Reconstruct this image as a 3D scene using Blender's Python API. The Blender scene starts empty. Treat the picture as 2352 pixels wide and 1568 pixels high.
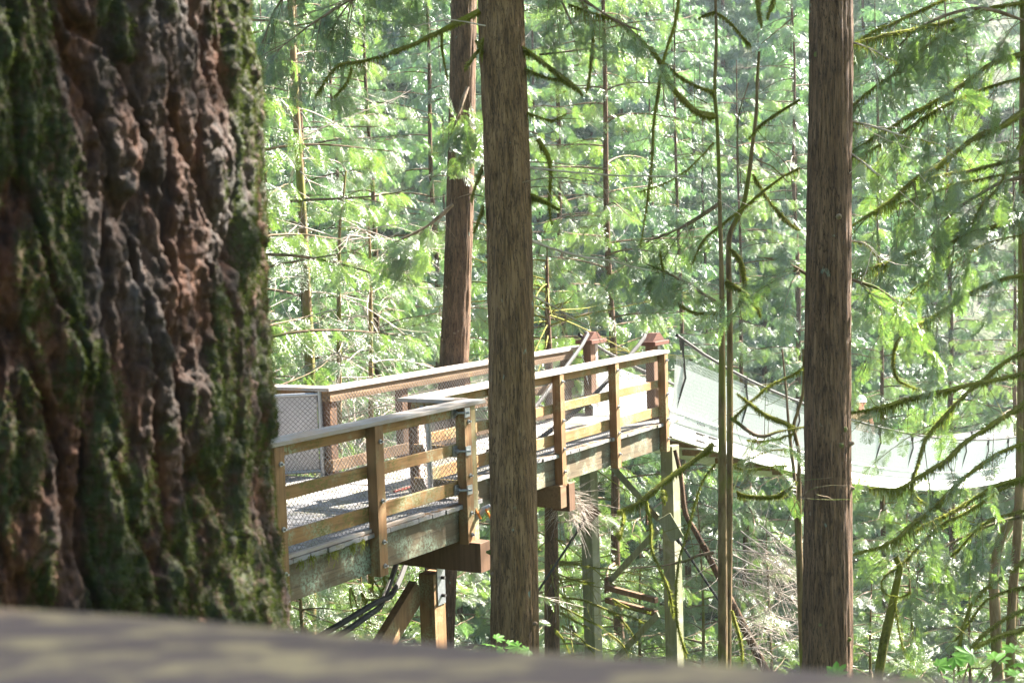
import bpy, math, random
import numpy as np
from mathutils import Vector, Matrix, Quaternion

# ------------------------------------------------------------------ camera, world, sun, exposure
SC = bpy.context.scene
COL = SC.collection
PITCH, ROLL, FPX = 0.0685, 0.0327, 3267.0          # FPX: focal length in pixels of a 2352-wide picture
_R = np.array([1, 0, 0.]); _F = np.array([0, math.cos(PITCH), -math.sin(PITCH)]); _U = np.array([0, math.sin(PITCH), math.cos(PITCH)])
CR = math.cos(ROLL) * _R - math.sin(ROLL) * _U
CU = math.cos(ROLL) * _U + math.sin(ROLL) * _R
CF = _F
cam = bpy.data.cameras.new("camera"); cam.lens = 50.0; cam.sensor_width = 36.0
cam.clip_start = 0.05; cam.clip_end = 600
camo = bpy.data.objects.new("camera", cam); COL.objects.link(camo)
m = Matrix.Identity(4)
for i, ax in enumerate((CR, CU, -CF)):
    for j in range(3): m[j][i] = ax[j]
camo.matrix_world = m
cam.dof.use_dof = True; cam.dof.focus_distance = 16.0; cam.dof.aperture_fstop = 7.0
SC.camera = camo
SUN_AZ, SUN_EL = math.radians(56), math.radians(39)   # azimuth clockwise from +Y (view direction)
SUNV = np.array([math.sin(SUN_AZ) * math.cos(SUN_EL), math.cos(SUN_AZ) * math.cos(SUN_EL), math.sin(SUN_EL)])
w = bpy.data.worlds.new("World"); SC.world = w; w.use_nodes = True
nt = w.node_tree; sky = nt.nodes.new('ShaderNodeTexSky'); sky.sky_type = 'NISHITA'; sky.sun_disc = False
sky.sun_elevation = SUN_EL; sky.sun_rotation = SUN_AZ
nt.links.new(sky.outputs[0], nt.nodes['Background'].inputs[0]); nt.nodes['Background'].inputs[1].default_value = 0.05
sl = bpy.data.lights.new("sun", 'SUN'); sl.energy = 5.0; sl.angle = math.radians(0.5); sl.color = (1, 0.95, 0.86)
so = bpy.data.objects.new("sun", sl); COL.objects.link(so)
so.rotation_euler = Vector(-SUNV).to_track_quat('-Z', 'Y').to_euler()
SC.view_settings.view_transform = 'Standard'; SC.view_settings.look = 'None'
SC.view_settings.exposure = 3.15; SC.view_settings.gamma = 1.0
SC.render.engine = 'CYCLES'
SC.cycles.max_bounces = 6; SC.cycles.diffuse_bounces = 3; SC.cycles.glossy_bounces = 2
SC.cycles.transmission_bounces = 3; SC.cycles.transparent_max_bounces = 8; SC.cycles.volume_bounces = 0
SC.cycles.use_denoising = True
SC.cycles.caustics_reflective = False; SC.cycles.caustics_refractive = False

rnd = random.Random(7); rng = np.random.default_rng(11)

def P(px, py, d):
    """point seen at pixel (px, py) of a 2352 x 1568 picture, d metres along the view axis"""
    return d * (CF + CR * (px - 1176) / FPX + CU * (784 - py) / FPX)
def PZ(px, py, z):
    v = CF + CR * (px - 1176) / FPX + CU * (784 - py) / FPX
    return v * (z / v[2])

# ------------------------------------------------------------------ numpy noise
def _hash(ix, iy, iz, k=0):
    h = (ix.astype(np.int64) * 374761393 + iy.astype(np.int64) * 668265263 + iz.astype(np.int64) * 2147483647 + k * 974634777) & 0x7fffffff
    h = ((h ^ (h >> 13)) * 1274126177) & 0x7fffffff
    return ((h ^ (h >> 16)) & 0xffff) / 65535.0
def vnoise(x, y, z, k=0):
    ix, iy, iz = np.floor(x), np.floor(y), np.floor(z)
    fx, fy, fz = x - ix, y - iy, z - iz
    fx, fy, fz = [t * t * (3 - 2 * t) for t in (fx, fy, fz)]
    out = 0
    for a in (0, 1):
        for b in (0, 1):
            for c in (0, 1):
                wgt = (fx if a else 1 - fx) * (fy if b else 1 - fy) * (fz if c else 1 - fz)
                out = out + wgt * _hash(ix + a, iy + b, iz + c, k)
    return out
def fbm(x, y, z, o=4, k=0):
    s = 0; a = 0.5; t = 0
    for i in range(o):
        s = s + a * vnoise(x * 2 ** i, y * 2 ** i, z * 2 ** i, k + i); t += a; a *= 0.5
    return s / t
def worley(x, y, k=0):
    ix, iy = np.floor(x), np.floor(y)
    f1 = np.full(x.shape, 9.0); f2 = np.full(x.shape, 9.0); cid = np.zeros(x.shape)
    for a in (-1, 0, 1):
        for b in (-1, 0, 1):
            cx, cy = ix + a, iy + b; z = np.zeros_like(cx)
            d = np.hypot(cx + _hash(cx, cy, z, k) - x, cy + _hash(cx, cy, z, k + 1) - y)
            c = _hash(cx, cy, z, k + 2)
            m1 = d < f1
            f2 = np.where(m1, f1, np.minimum(f2, d)); cid = np.where(m1, c, cid); f1 = np.where(m1, d, f1)
    return f1, f2, cid

# ------------------------------------------------------------------ mesh builder
class MB:
    def __init__(s): s.v = []; s.f = []; s.n = 0
    def add(s, v, f):
        v = np.asarray(v, float).reshape(-1, 3); f = np.asarray(f, np.int64)
        s.v.append(v); s.f.append(f + s.n); s.n += len(v)
    def box(s, a, b, jit=0.0):
        x0, y0, z0 = np.minimum(a, b); x1, y1, z1 = np.maximum(a, b)
        c = 0.004 if min(x1 - x0, y1 - y0, z1 - z0) > 0.02 else 0
        if c == 0:
            v = [(x0, y0, z0), (x1, y0, z0), (x1, y1, z0), (x0, y1, z0), (x0, y0, z1), (x1, y0, z1), (x1, y1, z1), (x0, y1, z1)]
            s.add(v, [(3, 2, 1, 0), (4, 5, 6, 7), (0, 1, 5, 4), (1, 2, 6, 5), (2, 3, 7, 6), (3, 0, 4, 7)]); return
        # chamfered box: 24 vertices
        v = []; idx = {}
        for i, X in enumerate((x0, x1)):
            for j, Y in enumerate((y0, y1)):
                for k, Z in enumerate((z0, z1)):
                    dx, dy, dz = (c if i == 0 else -c), (c if j == 0 else -c), (c if k == 0 else -c)
                    idx[(i, j, k, 0)] = len(v); v.append((X, Y + dy, Z + dz))
                    idx[(i, j, k, 1)] = len(v); v.append((X + dx, Y, Z + dz))
                    idx[(i, j, k, 2)] = len(v); v.append((X + dx, Y + dy, Z))
        g = idx; q = []
        for i in (0, 1):
            t = [g[(i, 0, 0, 0)], g[(i, 1, 0, 0)], g[(i, 1, 1, 0)], g[(i, 0, 1, 0)]]; q.append(t if i else t[::-1])
            t = [g[(0, i, 0, 1)], g[(0, i, 1, 1)], g[(1, i, 1, 1)], g[(1, i, 0, 1)]]; q.append(t if i else t[::-1])
            t = [g[(0, 0, i, 2)], g[(1, 0, i, 2)], g[(1, 1, i, 2)], g[(0, 1, i, 2)]]; q.append(t if i else t[::-1])
        for i in (0, 1):
            for j in (0, 1):
                e = [g[(i, j, 0, 0)], g[(i, j, 1, 0)], g[(i, j, 1, 1)], g[(i, j, 0, 1)]]; q.append(e if (i ^ j) else e[::-1])
                e = [g[(i, 0, j, 0)], g[(i, 0, j, 2)], g[(i, 1, j, 2)], g[(i, 1, j, 0)]]; q.append(e if not (i ^ j) else e[::-1])
                e = [g[(0, i, j, 1)], g[(1, i, j, 1)], g[(1, i, j, 2)], g[(0, i, j, 2)]]; q.append(e if not (i ^ j) else e[::-1])
        tri = []
        for i in (0, 1):
            for j in (0, 1):
                for k in (0, 1):
                    t = [g[(i, j, k, 0)], g[(i, j, k, 1)], g[(i, j, k, 2)]]
                    if (i + j + k) % 2 == 0: t = t[::-1]
                    tri.append(t)
        n0 = s.n; s.add(v, q); s.f.append(np.array(tri) + n0)
    def bar(s, a, b, wd, ht, up=(0, 0, 1)):
        """square timber from a to b, wd across, ht along up"""
        a = np.array(a, float); b = np.array(b, float); d = b - a; L = np.linalg.norm(d); d /= L
        sd = np.cross(d, up); sd /= np.linalg.norm(sd); u2 = np.cross(sd, d)
        t = MB(); t.box((0, -wd / 2, -ht / 2), (L, wd / 2, ht / 2))
        M = np.stack([d, sd, u2]); off = s.n
        for vv in t.v: s.v.append(vv @ M + a)
        for ff in t.f: s.f.append(ff + off)
        s.n += t.n
    def cyl(s, a, b, r, n=10): s.tube([a, b], [r, r], n, caps=True)
    def tube(s, pts, rad, n=6, caps=False):
        pts = np.asarray(pts, float); rad = np.asarray(rad, float)
        T = np.gradient(pts, axis=0); T /= np.linalg.norm(T, axis=1)[:, None] + 1e-9
        ref = np.array([0, 0, 1.]) if abs(T[0][2]) < .9 else np.array([1., 0, 0])
        N = np.zeros_like(pts); nn = np.cross(T[0], ref); nn /= np.linalg.norm(nn)
        for i in range(len(pts)):
            nn = nn - T[i] * (nn @ T[i]); nn /= np.linalg.norm(nn) + 1e-9; N[i] = nn
        B = np.cross(T, N); a = np.arange(n) * 2 * np.pi / n
        r = rad if rad.ndim == 2 else rad[:, None] * np.ones(n)
        v = pts[:, None] + r[..., None] * (np.cos(a)[None, :, None] * N[:, None] + np.sin(a)[None, :, None] * B[:, None])
        k = np.arange(len(pts) - 1)[:, None] * n; j = np.arange(n)[None]; j2 = (j + 1) % n
        f = np.stack([k + j, k + j2, k + n + j2, k + n + j], -1).reshape(-1, 4)
        n0 = s.n; s.add(v.reshape(-1, 3), f)
        if caps:
            s.f.append(np.array([list(range(n))[::-1]]) + n0); s.f.append(np.array([list(range(n))]) + n0 + (len(pts) - 1) * n)
    def place(s, tv, tf, R, pos, sc):
        """copies of a template: R (N,3,3) rows = axes, pos (N,3), sc (N,)"""
        N = len(pos); v = np.einsum('ki,nij->nkj', tv, R) * sc[:, None, None] + pos[:, None]
        f = tf[None] + (np.arange(N) * len(tv))[:, None, None]
        s.add(v.reshape(-1, 3), f.reshape(-1, tf.shape[1]))
    def build(s, name, mat, parent=None, smooth=False, world=None):
        me = bpy.data.meshes.new(name)
        V = np.concatenate(s.v) if s.v else np.zeros((0, 3))
        if world is not None: V = (V - world[0]) @ world[1].T
        loops = np.concatenate([f.reshape(-1) for f in s.f]); cnt = np.concatenate([np.full(len(f), f.shape[1]) for f in s.f])
        me.vertices.add(len(V)); me.vertices.foreach_set('co', V.astype(np.float32).ravel())
        me.loops.add(len(loops)); me.loops.foreach_set('vertex_index', loops.astype(np.int32))
        me.polygons.add(len(cnt)); me.polygons.foreach_set('loop_start', np.concatenate([[0], np.cumsum(cnt)[:-1]]).astype(np.int32))
        me.update(calc_edges=True)
        me.polygons.foreach_set('use_smooth', np.full(len(cnt), bool(smooth)))
        me.materials.append(mat)
        o = bpy.data.objects.new(name, me); COL.objects.link(o)
        if parent is not None: o.parent = parent
        return o

def spline(pts, step=0.06):
    pts = np.asarray(pts, float)
    if len(pts) == 2: pts = np.array([pts[0], pts.mean(0), pts[1]])
    p = np.vstack([2 * pts[0] - pts[1], pts, 2 * pts[-1] - pts[-2]]); out = []
    for i in range(1, len(p) - 2):
        n = max(2, int(np.linalg.norm(p[i + 1][:3] - p[i][:3]) / step)); t = np.arange(n)[:, None] / n
        out.append(0.5 * (2 * p[i] + (p[i + 1] - p[i - 1]) * t + (2 * p[i - 1] - 5 * p[i] + 4 * p[i + 1] - p[i + 2]) * t ** 2 + (3 * p[i] - p[i - 1] - 3 * p[i + 1] + p[i + 2]) * t ** 3))
    out.append(p[-2][None]); return np.vstack(out)

def tag(o, label=None, cat=None, group=None, kind=None):
    if label: o['label'] = label
    if cat: o['category'] = cat
    if group: o['group'] = group
    if kind: o['kind'] = kind
    return o
def thing(name, label, cat, loc=(0, 0, 0), group=None, rot=0.0):
    o = bpy.data.objects.new(name, None); COL.objects.link(o); o.empty_display_size = 0.3
    o.location = loc; o.rotation_euler = (0, 0, rot); tag(o, label, cat, group); return o
def children_of(o): return [c for c in bpy.data.objects if c.parent == o]
def copy_tree(o, parent=None):
    c = o.copy(); COL.objects.link(c)
    if parent is not None: c.parent = parent
    for ch in children_of(o): copy_tree(ch, c)
    return c
def W(loc): return (np.array(loc, float), np.eye(3))

# ------------------------------------------------------------------ materials
def new_mat(name):
    mt = bpy.data.materials.new(name); mt.use_nodes = True; n = mt.node_tree
    b = n.nodes['Principled BSDF']; b.inputs['Roughness'].default_value = 0.8
    b.inputs['Specular IOR Level'].default_value = 0.3
    return mt, n, b
def nd(n, typ, **kw):
    x = n.nodes.new(typ)
    for k, v in kw.items():
        if k in x.inputs: x.inputs[k].default_value = v
        else: setattr(x, k, v)
    return x
def ramp(n, fac, stops):
    r = n.nodes.new('ShaderNodeValToRGB'); n.links.new(fac, r.inputs[0]); e = r.color_ramp.elements
    while len(e) < len(stops): e.new(0.5)
    for i, (p, c) in enumerate(stops):
        e[i].position = p; e[i].color = (*c, 1) if len(c) == 3 else c
    return r.outputs[0]
def noise(n, scale=(1, 1, 1), s=1.0, detail=6, rough=0.6, dist=0.0, coord='Object', off=(0, 0, 0)):
    tc = n.nodes.new('ShaderNodeTexCoord'); mp = n.nodes.new('ShaderNodeMapping')
    mp.inputs['Scale'].default_value = scale; mp.inputs['Location'].default_value = off
    n.links.new(tc.outputs[coord], mp.inputs[0])
    t = nd(n, 'ShaderNodeTexNoise'); t.inputs['Scale'].default_value = s; t.inputs['Detail'].default_value = detail
    t.inputs['Roughness'].default_value = rough; t.inputs['Distortion'].default_value = dist
    n.links.new(mp.outputs[0], t.inputs[0]); return t.outputs[0]
def mix(n, fac, a, b, mode='MIX'):
    x = n.nodes.new('ShaderNodeMix'); x.data_type = 'RGBA'; x.blend_type = mode
    for s_, v in ((0, fac), (6, a), (7, b)):
        if hasattr(v, 'is_linked') or isinstance(v, bpy.types.NodeSocket): n.links.new(v, x.inputs[s_])
        else: x.inputs[s_].default_value = v if s_ == 0 else (*v, 1)
    return x.outputs[2]
def bump(n, b, h, strength=0.5, dist=0.01):
    x = n.nodes.new('ShaderNodeBump'); x.inputs['Strength'].default_value = strength; x.inputs['Distance'].default_value = dist
    n.links.new(h, x.inputs['Height']); n.links.new(x.outputs[0], b.inputs['Normal'])
BW = lambda lo, hi: [(lo, (0, 0, 0)), (hi, (1, 1, 1))]

def wood_mat(name, base, dark, along='x', grey=None, greyamt=(0.6, 0.8), lichen=None, lich=(0.55, 0.65), moss=None, rough=0.75, bstr=0.35, gsc=(2.2, 5, 5)):
    mt, n, b = new_mat(name)
    st = {'x': (1.2, 26, 26), 'y': (60, 2.5, 60), 'z': (26, 26, 1.2)}[along]
    g = noise(n, st, 1.0, 8, 0.65, 0.6)
    col = ramp(n, g, [(0.3, dark), (0.5, base), (0.72, tuple(min(1, c * 1.25) for c in base))])
    big = noise(n, (1.3, 1.3, 1.3), 1.0, 3)
    col = mix(n, ramp(n, big, [(0.35, (0.55, 0.55, 0.55)), (0.65, (0, 0, 0))]), col, dark)
    if grey:
        gg = noise(n, gsc, 1.0, 5)
        col = mix(n, ramp(n, gg, BW(*greyamt)), col, grey)
    if lichen:
        l = noise(n, (3, 3, 3), 1.0, 3, 0.55); l2 = noise(n, (38, 38, 38), 1.0, 5, 0.7)
        lm = mix(n, ramp(n, l, BW(*lich)), (0, 0, 0), ramp(n, l2, BW(0.42, 0.56)))
        col = mix(n, lm, col, lichen)
    if moss:
        l = noise(n, (2.6, 2.6, 2.6), 1.0, 3, 0.6, off=(3, 8, 1)); l2 = noise(n, (30, 30, 60), 1.0, 5, 0.7)
        lm = mix(n, ramp(n, l, BW(0.48, 0.6)), (0, 0, 0), ramp(n, l2, BW(0.42, 0.6)))
        col = mix(n, lm, col, moss)
    n.links.new(col, b.inputs['Base Color']); b.inputs['Roughness'].default_value = rough
    bump(n, b, g, bstr, 0.006); return mt

def bark_mat(name, a, b_, c, moss=0.0, vs=(55, 55, 2.6), mosscol=(0.09, 0.12, 0.02), bstr=0.6, lich=True):
    mt, n, b = new_mat(name)
    g = noise(n, vs, 1.0, 8, 0.65, 0.4)
    col = ramp(n, g, [(0.28, a), (0.5, b_), (0.72, c)])
    f = noise(n, (11, 11, 3), 1.0, 5)
    col = mix(n, ramp(n, f, [(0.4, (0, 0, 0)), (0.75, (0.6, 0.6, 0.6))]), col, tuple(min(1, 1.5 * t) for t in c))
    if lich:
        l = noise(n, (9, 9, 5), 1.0, 4, 0.5, off=(1, 5, 2))
        col = mix(n, ramp(n, l, BW(0.7, 0.74)), col, (0.22, 0.26, 0.2))
    if moss > 0:
        l = noise(n, (2.5, 2.5, 1.0), 1.0, 6, 0.6, off=(4, 4, 4))
        col = mix(n, ramp(n, l, BW(0.62 - 0.3 * moss, 0.72 - 0.3 * moss)), col, mosscol)
    if vs[0] > 40:
        fu = noise(n, (58, 58, 1.6), 1.0, 6, 0.6, 0.5, off=(2, 7, 3)); m1 = nd(n, 'ShaderNodeMath', operation='SUBTRACT'); m1.inputs[1].default_value = 0.5; n.links.new(fu, m1.inputs[0])
        m2 = nd(n, 'ShaderNodeMath', operation='ABSOLUTE'); n.links.new(m1.outputs[0], m2.inputs[0]); ln = ramp(n, m2.outputs[0], [(0.0, (0, 0, 0)), (0.035, (1, 1, 1))])
        col = mix(n, ln, tuple(t * .9 for t in a), col); hh = mix(n, 0.5, g, ln); bump(n, b, hh, 0.8, 0.012)
    else: bump(n, b, g, bstr, 0.012)
    n.links.new(col, b.inputs['Base Color']); b.inputs['Roughness'].default_value = 0.9; return mt

def leaf_mat(name, dark, mid, light, trans=0.45, dead=None, gl=0.17):
    mt = bpy.data.materials.new(name); mt.use_nodes = True; n = mt.node_tree; n.nodes.remove(n.nodes['Principled BSDF'])
    geo = n.nodes.new('ShaderNodeNewGeometry')
    st = [(0.0, dark), (0.5, mid), (0.93, light)] + ([(1.0, dead)] if dead else [])
    col = ramp(n, geo.outputs['Random Per Island'], st)
    cl = noise(n, (1, 1, 1), 0.9, 2, 0.5)
    col = mix(n, ramp(n, cl, [(0.35, (0, 0, 0)), (0.65, (0.6, 0.6, 0.6))]), col, light)
    d = n.nodes.new('ShaderNodeBsdfDiffuse'); t = n.nodes.new('ShaderNodeBsdfTranslucent'); g = n.nodes.new('ShaderNodeBsdfGlossy')
    g.inputs['Roughness'].default_value = 0.38; g.inputs['Color'].default_value = (0.8, 0.8, 0.8, 1)
    n.links.new(col, d.inputs[0])
    tc = mix(n, 0.6, col, (0.8, 1.0, 0.48), 'MULTIPLY'); tb = n.nodes.new('ShaderNodeHueSaturation'); tb.inputs['Value'].default_value = 2.1
    n.links.new(tc, tb.inputs['Color']); n.links.new(tb.outputs[0], t.inputs[0])
    m1 = n.nodes.new('ShaderNodeMixShader'); m1.inputs[0].default_value = trans; n.links.new(d.outputs[0], m1.inputs[1]); n.links.new(t.outputs[0], m1.inputs[2])
    m2 = n.nodes.new('ShaderNodeMixShader'); m2.inputs[0].default_value = gl; n.links.new(m1.outputs[0], m2.inputs[1]); n.links.new(g.outputs[0], m2.inputs[2])
    n.links.new(m2.outputs[0], n.nodes['Material Output'].inputs[0]); return mt
def metal_mat(name, col, rough=0.45, metal=0.7, spots=True):
    mt, n, b = new_mat(name)
    g = noise(n, (30, 30, 30), 1.0, 4)
    n.links.new(ramp(n, g, [(0.3, tuple(c * 0.75 for c in col)), (0.7, col)]), b.inputs['Base Color'])
    b.inputs['Metallic'].default_value = metal; b.inputs['Roughness'].default_value = rough; return mt

M = {}
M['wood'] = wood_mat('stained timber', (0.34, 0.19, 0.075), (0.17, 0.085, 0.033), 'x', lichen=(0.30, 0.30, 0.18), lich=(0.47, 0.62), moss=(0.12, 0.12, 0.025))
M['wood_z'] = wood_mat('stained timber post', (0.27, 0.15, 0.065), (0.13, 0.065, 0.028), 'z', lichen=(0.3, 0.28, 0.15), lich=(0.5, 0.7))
M['wood_green'] = wood_mat('algae stained timber', (0.30, 0.22, 0.1), (0.16, 0.12, 0.05), 'z', lichen=(0.3, 0.3, 0.2), lich=(0.35, 0.6))
M['wood_top'] = wood_mat('weathered handrail timber', (0.36, 0.27, 0.2), (0.2, 0.14, 0.1), 'x', grey=(0.34, 0.31, 0.29), greyamt=(0.35, 0.6))
M['fascia'] = wood_mat('lichen covered beam', (0.16, 0.12, 0.07), (0.07, 0.05, 0.03), 'x', lichen=(0.30, 0.36, 0.26), lich=(0.46, 0.66))
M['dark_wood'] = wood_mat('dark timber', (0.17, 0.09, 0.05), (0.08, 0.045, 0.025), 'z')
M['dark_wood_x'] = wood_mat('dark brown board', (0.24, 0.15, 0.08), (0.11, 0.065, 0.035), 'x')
M['plank'] = wood_mat('grey deck planks', (0.22, 0.205, 0.2), (0.17, 0.155, 0.15), 'y', grey=(0.25, 0.24, 0.24), greyamt=(0.4, 0.6), moss=(0.14, 0.13, 0.05))
M['fg'] = wood_mat('blurred near handrail', (0.28, 0.185, 0.135), (0.14, 0.095, 0.078), 'x', grey=(0.55, 0.38, 0.19), greyamt=(0.48, 0.60), gsc=(14, 32, 32))
M['galv'] = metal_mat('galvanised steel', (0.42, 0.43, 0.45), 0.45, 0.8)
M['wire'] = metal_mat('chain link wire', (0.23, 0.20, 0.19), 0.5, 0.55)
M['cable'] = metal_mat('steel cable', (0.055, 0.05, 0.045), 0.7, 0.0)
M['steel_green'] = wood_mat('algae green steel leg', (0.22, 0.215, 0.12), (0.12, 0.12, 0.07), 'z', grey=(0.27, 0.25, 0.2), greyamt=(0.5, 0.7), bstr=0.1)
M['steel_pale'] = wood_mat('pale painted girder', (0.7, 0.7, 0.68), (0.5, 0.48, 0.44), 'x', bstr=0.05)
M['net'] = metal_mat('pale bridge netting', (0.85, 0.86, 0.84), 0.5, 0.0)
M['red'] = wood_mat('red brown cap', (0.13, 0.05, 0.03), (0.07, 0.03, 0.02), 'x')
def flat(name, col, rough=0.6):
    mt, n, b = new_mat(name); g = noise(n, (6, 6, 6), 1.0, 4)
    n.links.new(ramp(n, g, [(0.3, tuple(c * 0.85 for c in col)), (0.7, col)]), b.inputs['Base Color']); b.inputs['Roughness'].default_value = rough; return mt
M['white'] = flat('white sheet', (0.62, 0.57, 0.56)); M['black'] = flat('black mark', (0.02, 0.02, 0.02)); M['orange'] = flat('orange mark', (0.75, 0.25, 0.04))
M['hat'] = flat('white cloth hat', (0.85, 0.87, 0.9)); M['skin'] = flat('skin', (0.62, 0.33, 0.22)); M['shirt'] = flat('olive check shirt', (0.45, 0.33, 0.18)); M['trousers'] = flat('trousers', (0.35, 0.3, 0.25)); M['hair'] = flat('hair', (0.1, 0.06, 0.04))
M['red_paint'] = flat('red paint', (0.3, 0.05, 0.03))
M['cedar'] = bark_mat('cedar bark', (0.022, 0.014, 0.008), (0.105, 0.058, 0.032), (0.19, 0.115, 0.068), 0.0)
M['cedar_pale'] = bark_mat('pale cedar bark', (0.04, 0.025, 0.014), (0.155, 0.09, 0.042), (0.25, 0.155, 0.08), 0.0)
M['stem'] = bark_mat('sapling bark', (0.06, 0.038, 0.02), (0.15, 0.095, 0.045), (0.25, 0.18, 0.09), 0.35, (14, 14, 4), (0.15, 0.15, 0.025))
M['twig'] = bark_mat('twig bark', (0.07, 0.045, 0.03), (0.15, 0.1, 0.065), (0.25, 0.18, 0.12), 0.3, (14, 14, 14), bstr=0.2, lich=False)
M['dead'] = bark_mat('bleached dead wood', (0.2, 0.16, 0.13), (0.36, 0.3, 0.25), (0.5, 0.43, 0.37), 0.0, (14, 14, 14), bstr=0.2, lich=False)
M['mossy'] = bark_mat('mossy bark', (0.05, 0.042, 0.012), (0.12, 0.11, 0.02), (0.21, 0.19, 0.035), 0.4, (30, 30, 30), (0.18, 0.18, 0.02), lich=False)
M['moss'] = leaf_mat('moss strands', (0.05, 0.052, 0.01), (0.11, 0.115, 0.02), (0.2, 0.2, 0.05), 0.5, gl=0.0)
M['trunkmoss'] = leaf_mat('trunk moss', (0.012, 0.018, 0.005), (0.03, 0.038, 0.01), (0.07, 0.08, 0.024), 0.3, gl=0.0)
M['leaf'] = leaf_mat('conifer sprays', (0.03, 0.065, 0.012), (0.08, 0.135, 0.025), (0.15, 0.21, 0.045), 0.5, (0.2, 0.12, 0.05))
M['leaf_teal'] = leaf_mat('blue green conifer sprays', (0.02, 0.06, 0.027), (0.06, 0.12, 0.04), (0.12, 0.19, 0.06), 0.5, (0.16, 0.13, 0.07))
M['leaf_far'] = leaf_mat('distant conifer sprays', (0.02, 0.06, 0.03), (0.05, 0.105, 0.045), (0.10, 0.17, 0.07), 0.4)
M['maple'] = leaf_mat('maple leaf', (0.07, 0.16, 0.03), (0.09, 0.2, 0.04), (0.12, 0.25, 0.05), 0.5, gl=0.02)

# ------------------------------------------------------------------ setting: the slope, the gorge and the far bank
def ground_z(x, y):
    x = np.asarray(x, float); y = np.asarray(y, float)
    near = -2.6 - 0.42 * np.clip(y, -5, 40) - 0.03 * x
    c = np.interp(y, [-60, -5, 8, 25, 46, 58, 75, 100, 140, 260], [1, -1.6, -5.0, -12, -21, -21, -12, 4, 32, 95])
    return c + 0.8 * (fbm(x * .15, y * .15, x * 0, 4, 3) - .5) * 3 - 0.02 * x
def gz(x, y): return float(ground_z(np.array([x]), np.array([y]))[0])
gx = np.concatenate([np.linspace(-220, -40, 30), np.linspace(-38, 60, 100), np.linspace(64, 240, 30)])
gy = np.concatenate([np.linspace(-60, 0, 20), np.linspace(1, 110, 120), np.linspace(114, 260, 30)])
XX, YY = np.meshgrid(gx, gy); ZZ = ground_z(XX, YY)
g = MB(); nx = len(gx); i = np.arange(len(gy) - 1)[:, None] * nx; j = np.arange(nx - 1)[None]
g.add(np.stack([XX, YY, ZZ], -1).reshape(-1, 3), np.stack([i + j, i + j + 1, i + j + nx + 1, i + j + nx], -1).reshape(-1, 4))
mt, n, b = new_mat('forest floor'); ns = noise(n, (1, 1, 1), 1.2, 8, 0.7)
n.links.new(ramp(n, ns, [(0.35, (0.035, 0.025, 0.015)), (0.5, (0.05, 0.07, 0.02)), (0.65, (0.09, 0.13, 0.04))]), b.inputs['Base Color']); bump(n, b, ns, 1.0, 0.3)
tag(g.build('ground', mt, smooth=True), kind='structure')

# ------------------------------------------------------------------ the timber walkway
AW = 0.5425; OW = np.array([-1.3713, 13.8474, -1.7377]); DK = 1.06
UV = np.array([math.sin(AW), math.cos(AW), 0]); VV = np.array([-math.cos(AW), math.sin(AW), 0])
RW = np.stack([UV, VV, [0, 0, 1.]])
def WL(s, v, z): return OW + s * UV + v * VV + np.array([0, 0, z])      # walkway frame -> world
walk = thing('wooden_walkway', 'timber walkway with chain link fenced railings leading out to the suspension bridge', 'walkway', tuple(OW - [0, 0, DK]), rot=math.pi / 2 - AW)
def Lb(a, b): return (a[0], a[1], a[2] + DK), (b[0], b[1], b[2] + DK)
def wbox(name, a, b, mat, parent=walk):
    t = MB(); t.box(*Lb(a, b)); return t.build(name, mat, parent)
S0, S1 = -5.2, 2.04      # wide platform, from behind the big trunk to the jog
SE, VN = 8.58, 0.80      # end of the narrow part; its front line
VB, VB2 = 2.62, 3.55     # back railing lines (narrow, wide)
SJ = 2.62
def bolts(post, s, v, zs, r=0.02):
    for z in zs:
        t = MB(); a, b = Lb((s, v, z), (s, v - .03, z)); t.tube([a, (a[0], a[1] - .012, a[2])], [.024, .024], 10, True); t.tube([(a[0], a[1] - .012, a[2]), (b[0], b[1] - .01, b[2])], [.012, .011], 8, True)
        t.build('bolt', M['galv'], post)
# front posts (outer face at v = 0)
PW, PD = 0.137, 0.118
for s in (-4.6, -3.05, -1.5, 0.0, 1.608):
    p = wbox('post', (s, 0.0, -1.5), (s + PW, PD, -0.002), M['wood_z']); bolts(p, s + PW * .55, 0.0, (-.16, -.75, -1.16, -1.40))
p = wbox('post', (1.608 + PW + .002, 0.02, -1.5), (1.608 + PW + .12, PD + .02, -0.002), M['wood_green'])
for s in (3.55, 5.171, 6.793, 8.442):
    p = wbox('post', (s, VN, -1.5), (s + PW - .02, VN + PD, -0.002), M['wood_z']); bolts(p, s + PW * .45, VN, (-.1, -.62, -1.0, -1.3))
# back and jog posts
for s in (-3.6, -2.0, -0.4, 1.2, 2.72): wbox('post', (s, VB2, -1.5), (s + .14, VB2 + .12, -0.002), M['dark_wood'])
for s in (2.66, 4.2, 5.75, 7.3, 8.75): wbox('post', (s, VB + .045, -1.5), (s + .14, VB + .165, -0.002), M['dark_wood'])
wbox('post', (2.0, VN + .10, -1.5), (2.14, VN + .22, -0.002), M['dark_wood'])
# handrails: caps
CT = 0.042
wbox('handrail', (S0, -.008, 0), (S1, .255, CT), M['wood_top'])
wbox('handrail', (1.86, .258, 0.0), (2.09, VN - .012, CT), M['wood_top'])
wbox('handrail', (1.86, VN - .009, 0.0), (8.62, VN + .262, CT), M['wood_top'])
wbox('handrail', (SJ - .06, VB - .03, 0.0), (9.3, VB + .21, CT), M['wood_top'])
wbox('handrail', (SJ - .06, VB + .213, 0), (SJ + .19, VB2 - .052, CT), M['wood_top'])
wbox('handrail', (S0, VB2 - .049, 0), (SJ + .19, VB2 + .2, CT), M['wood_top'])
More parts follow.
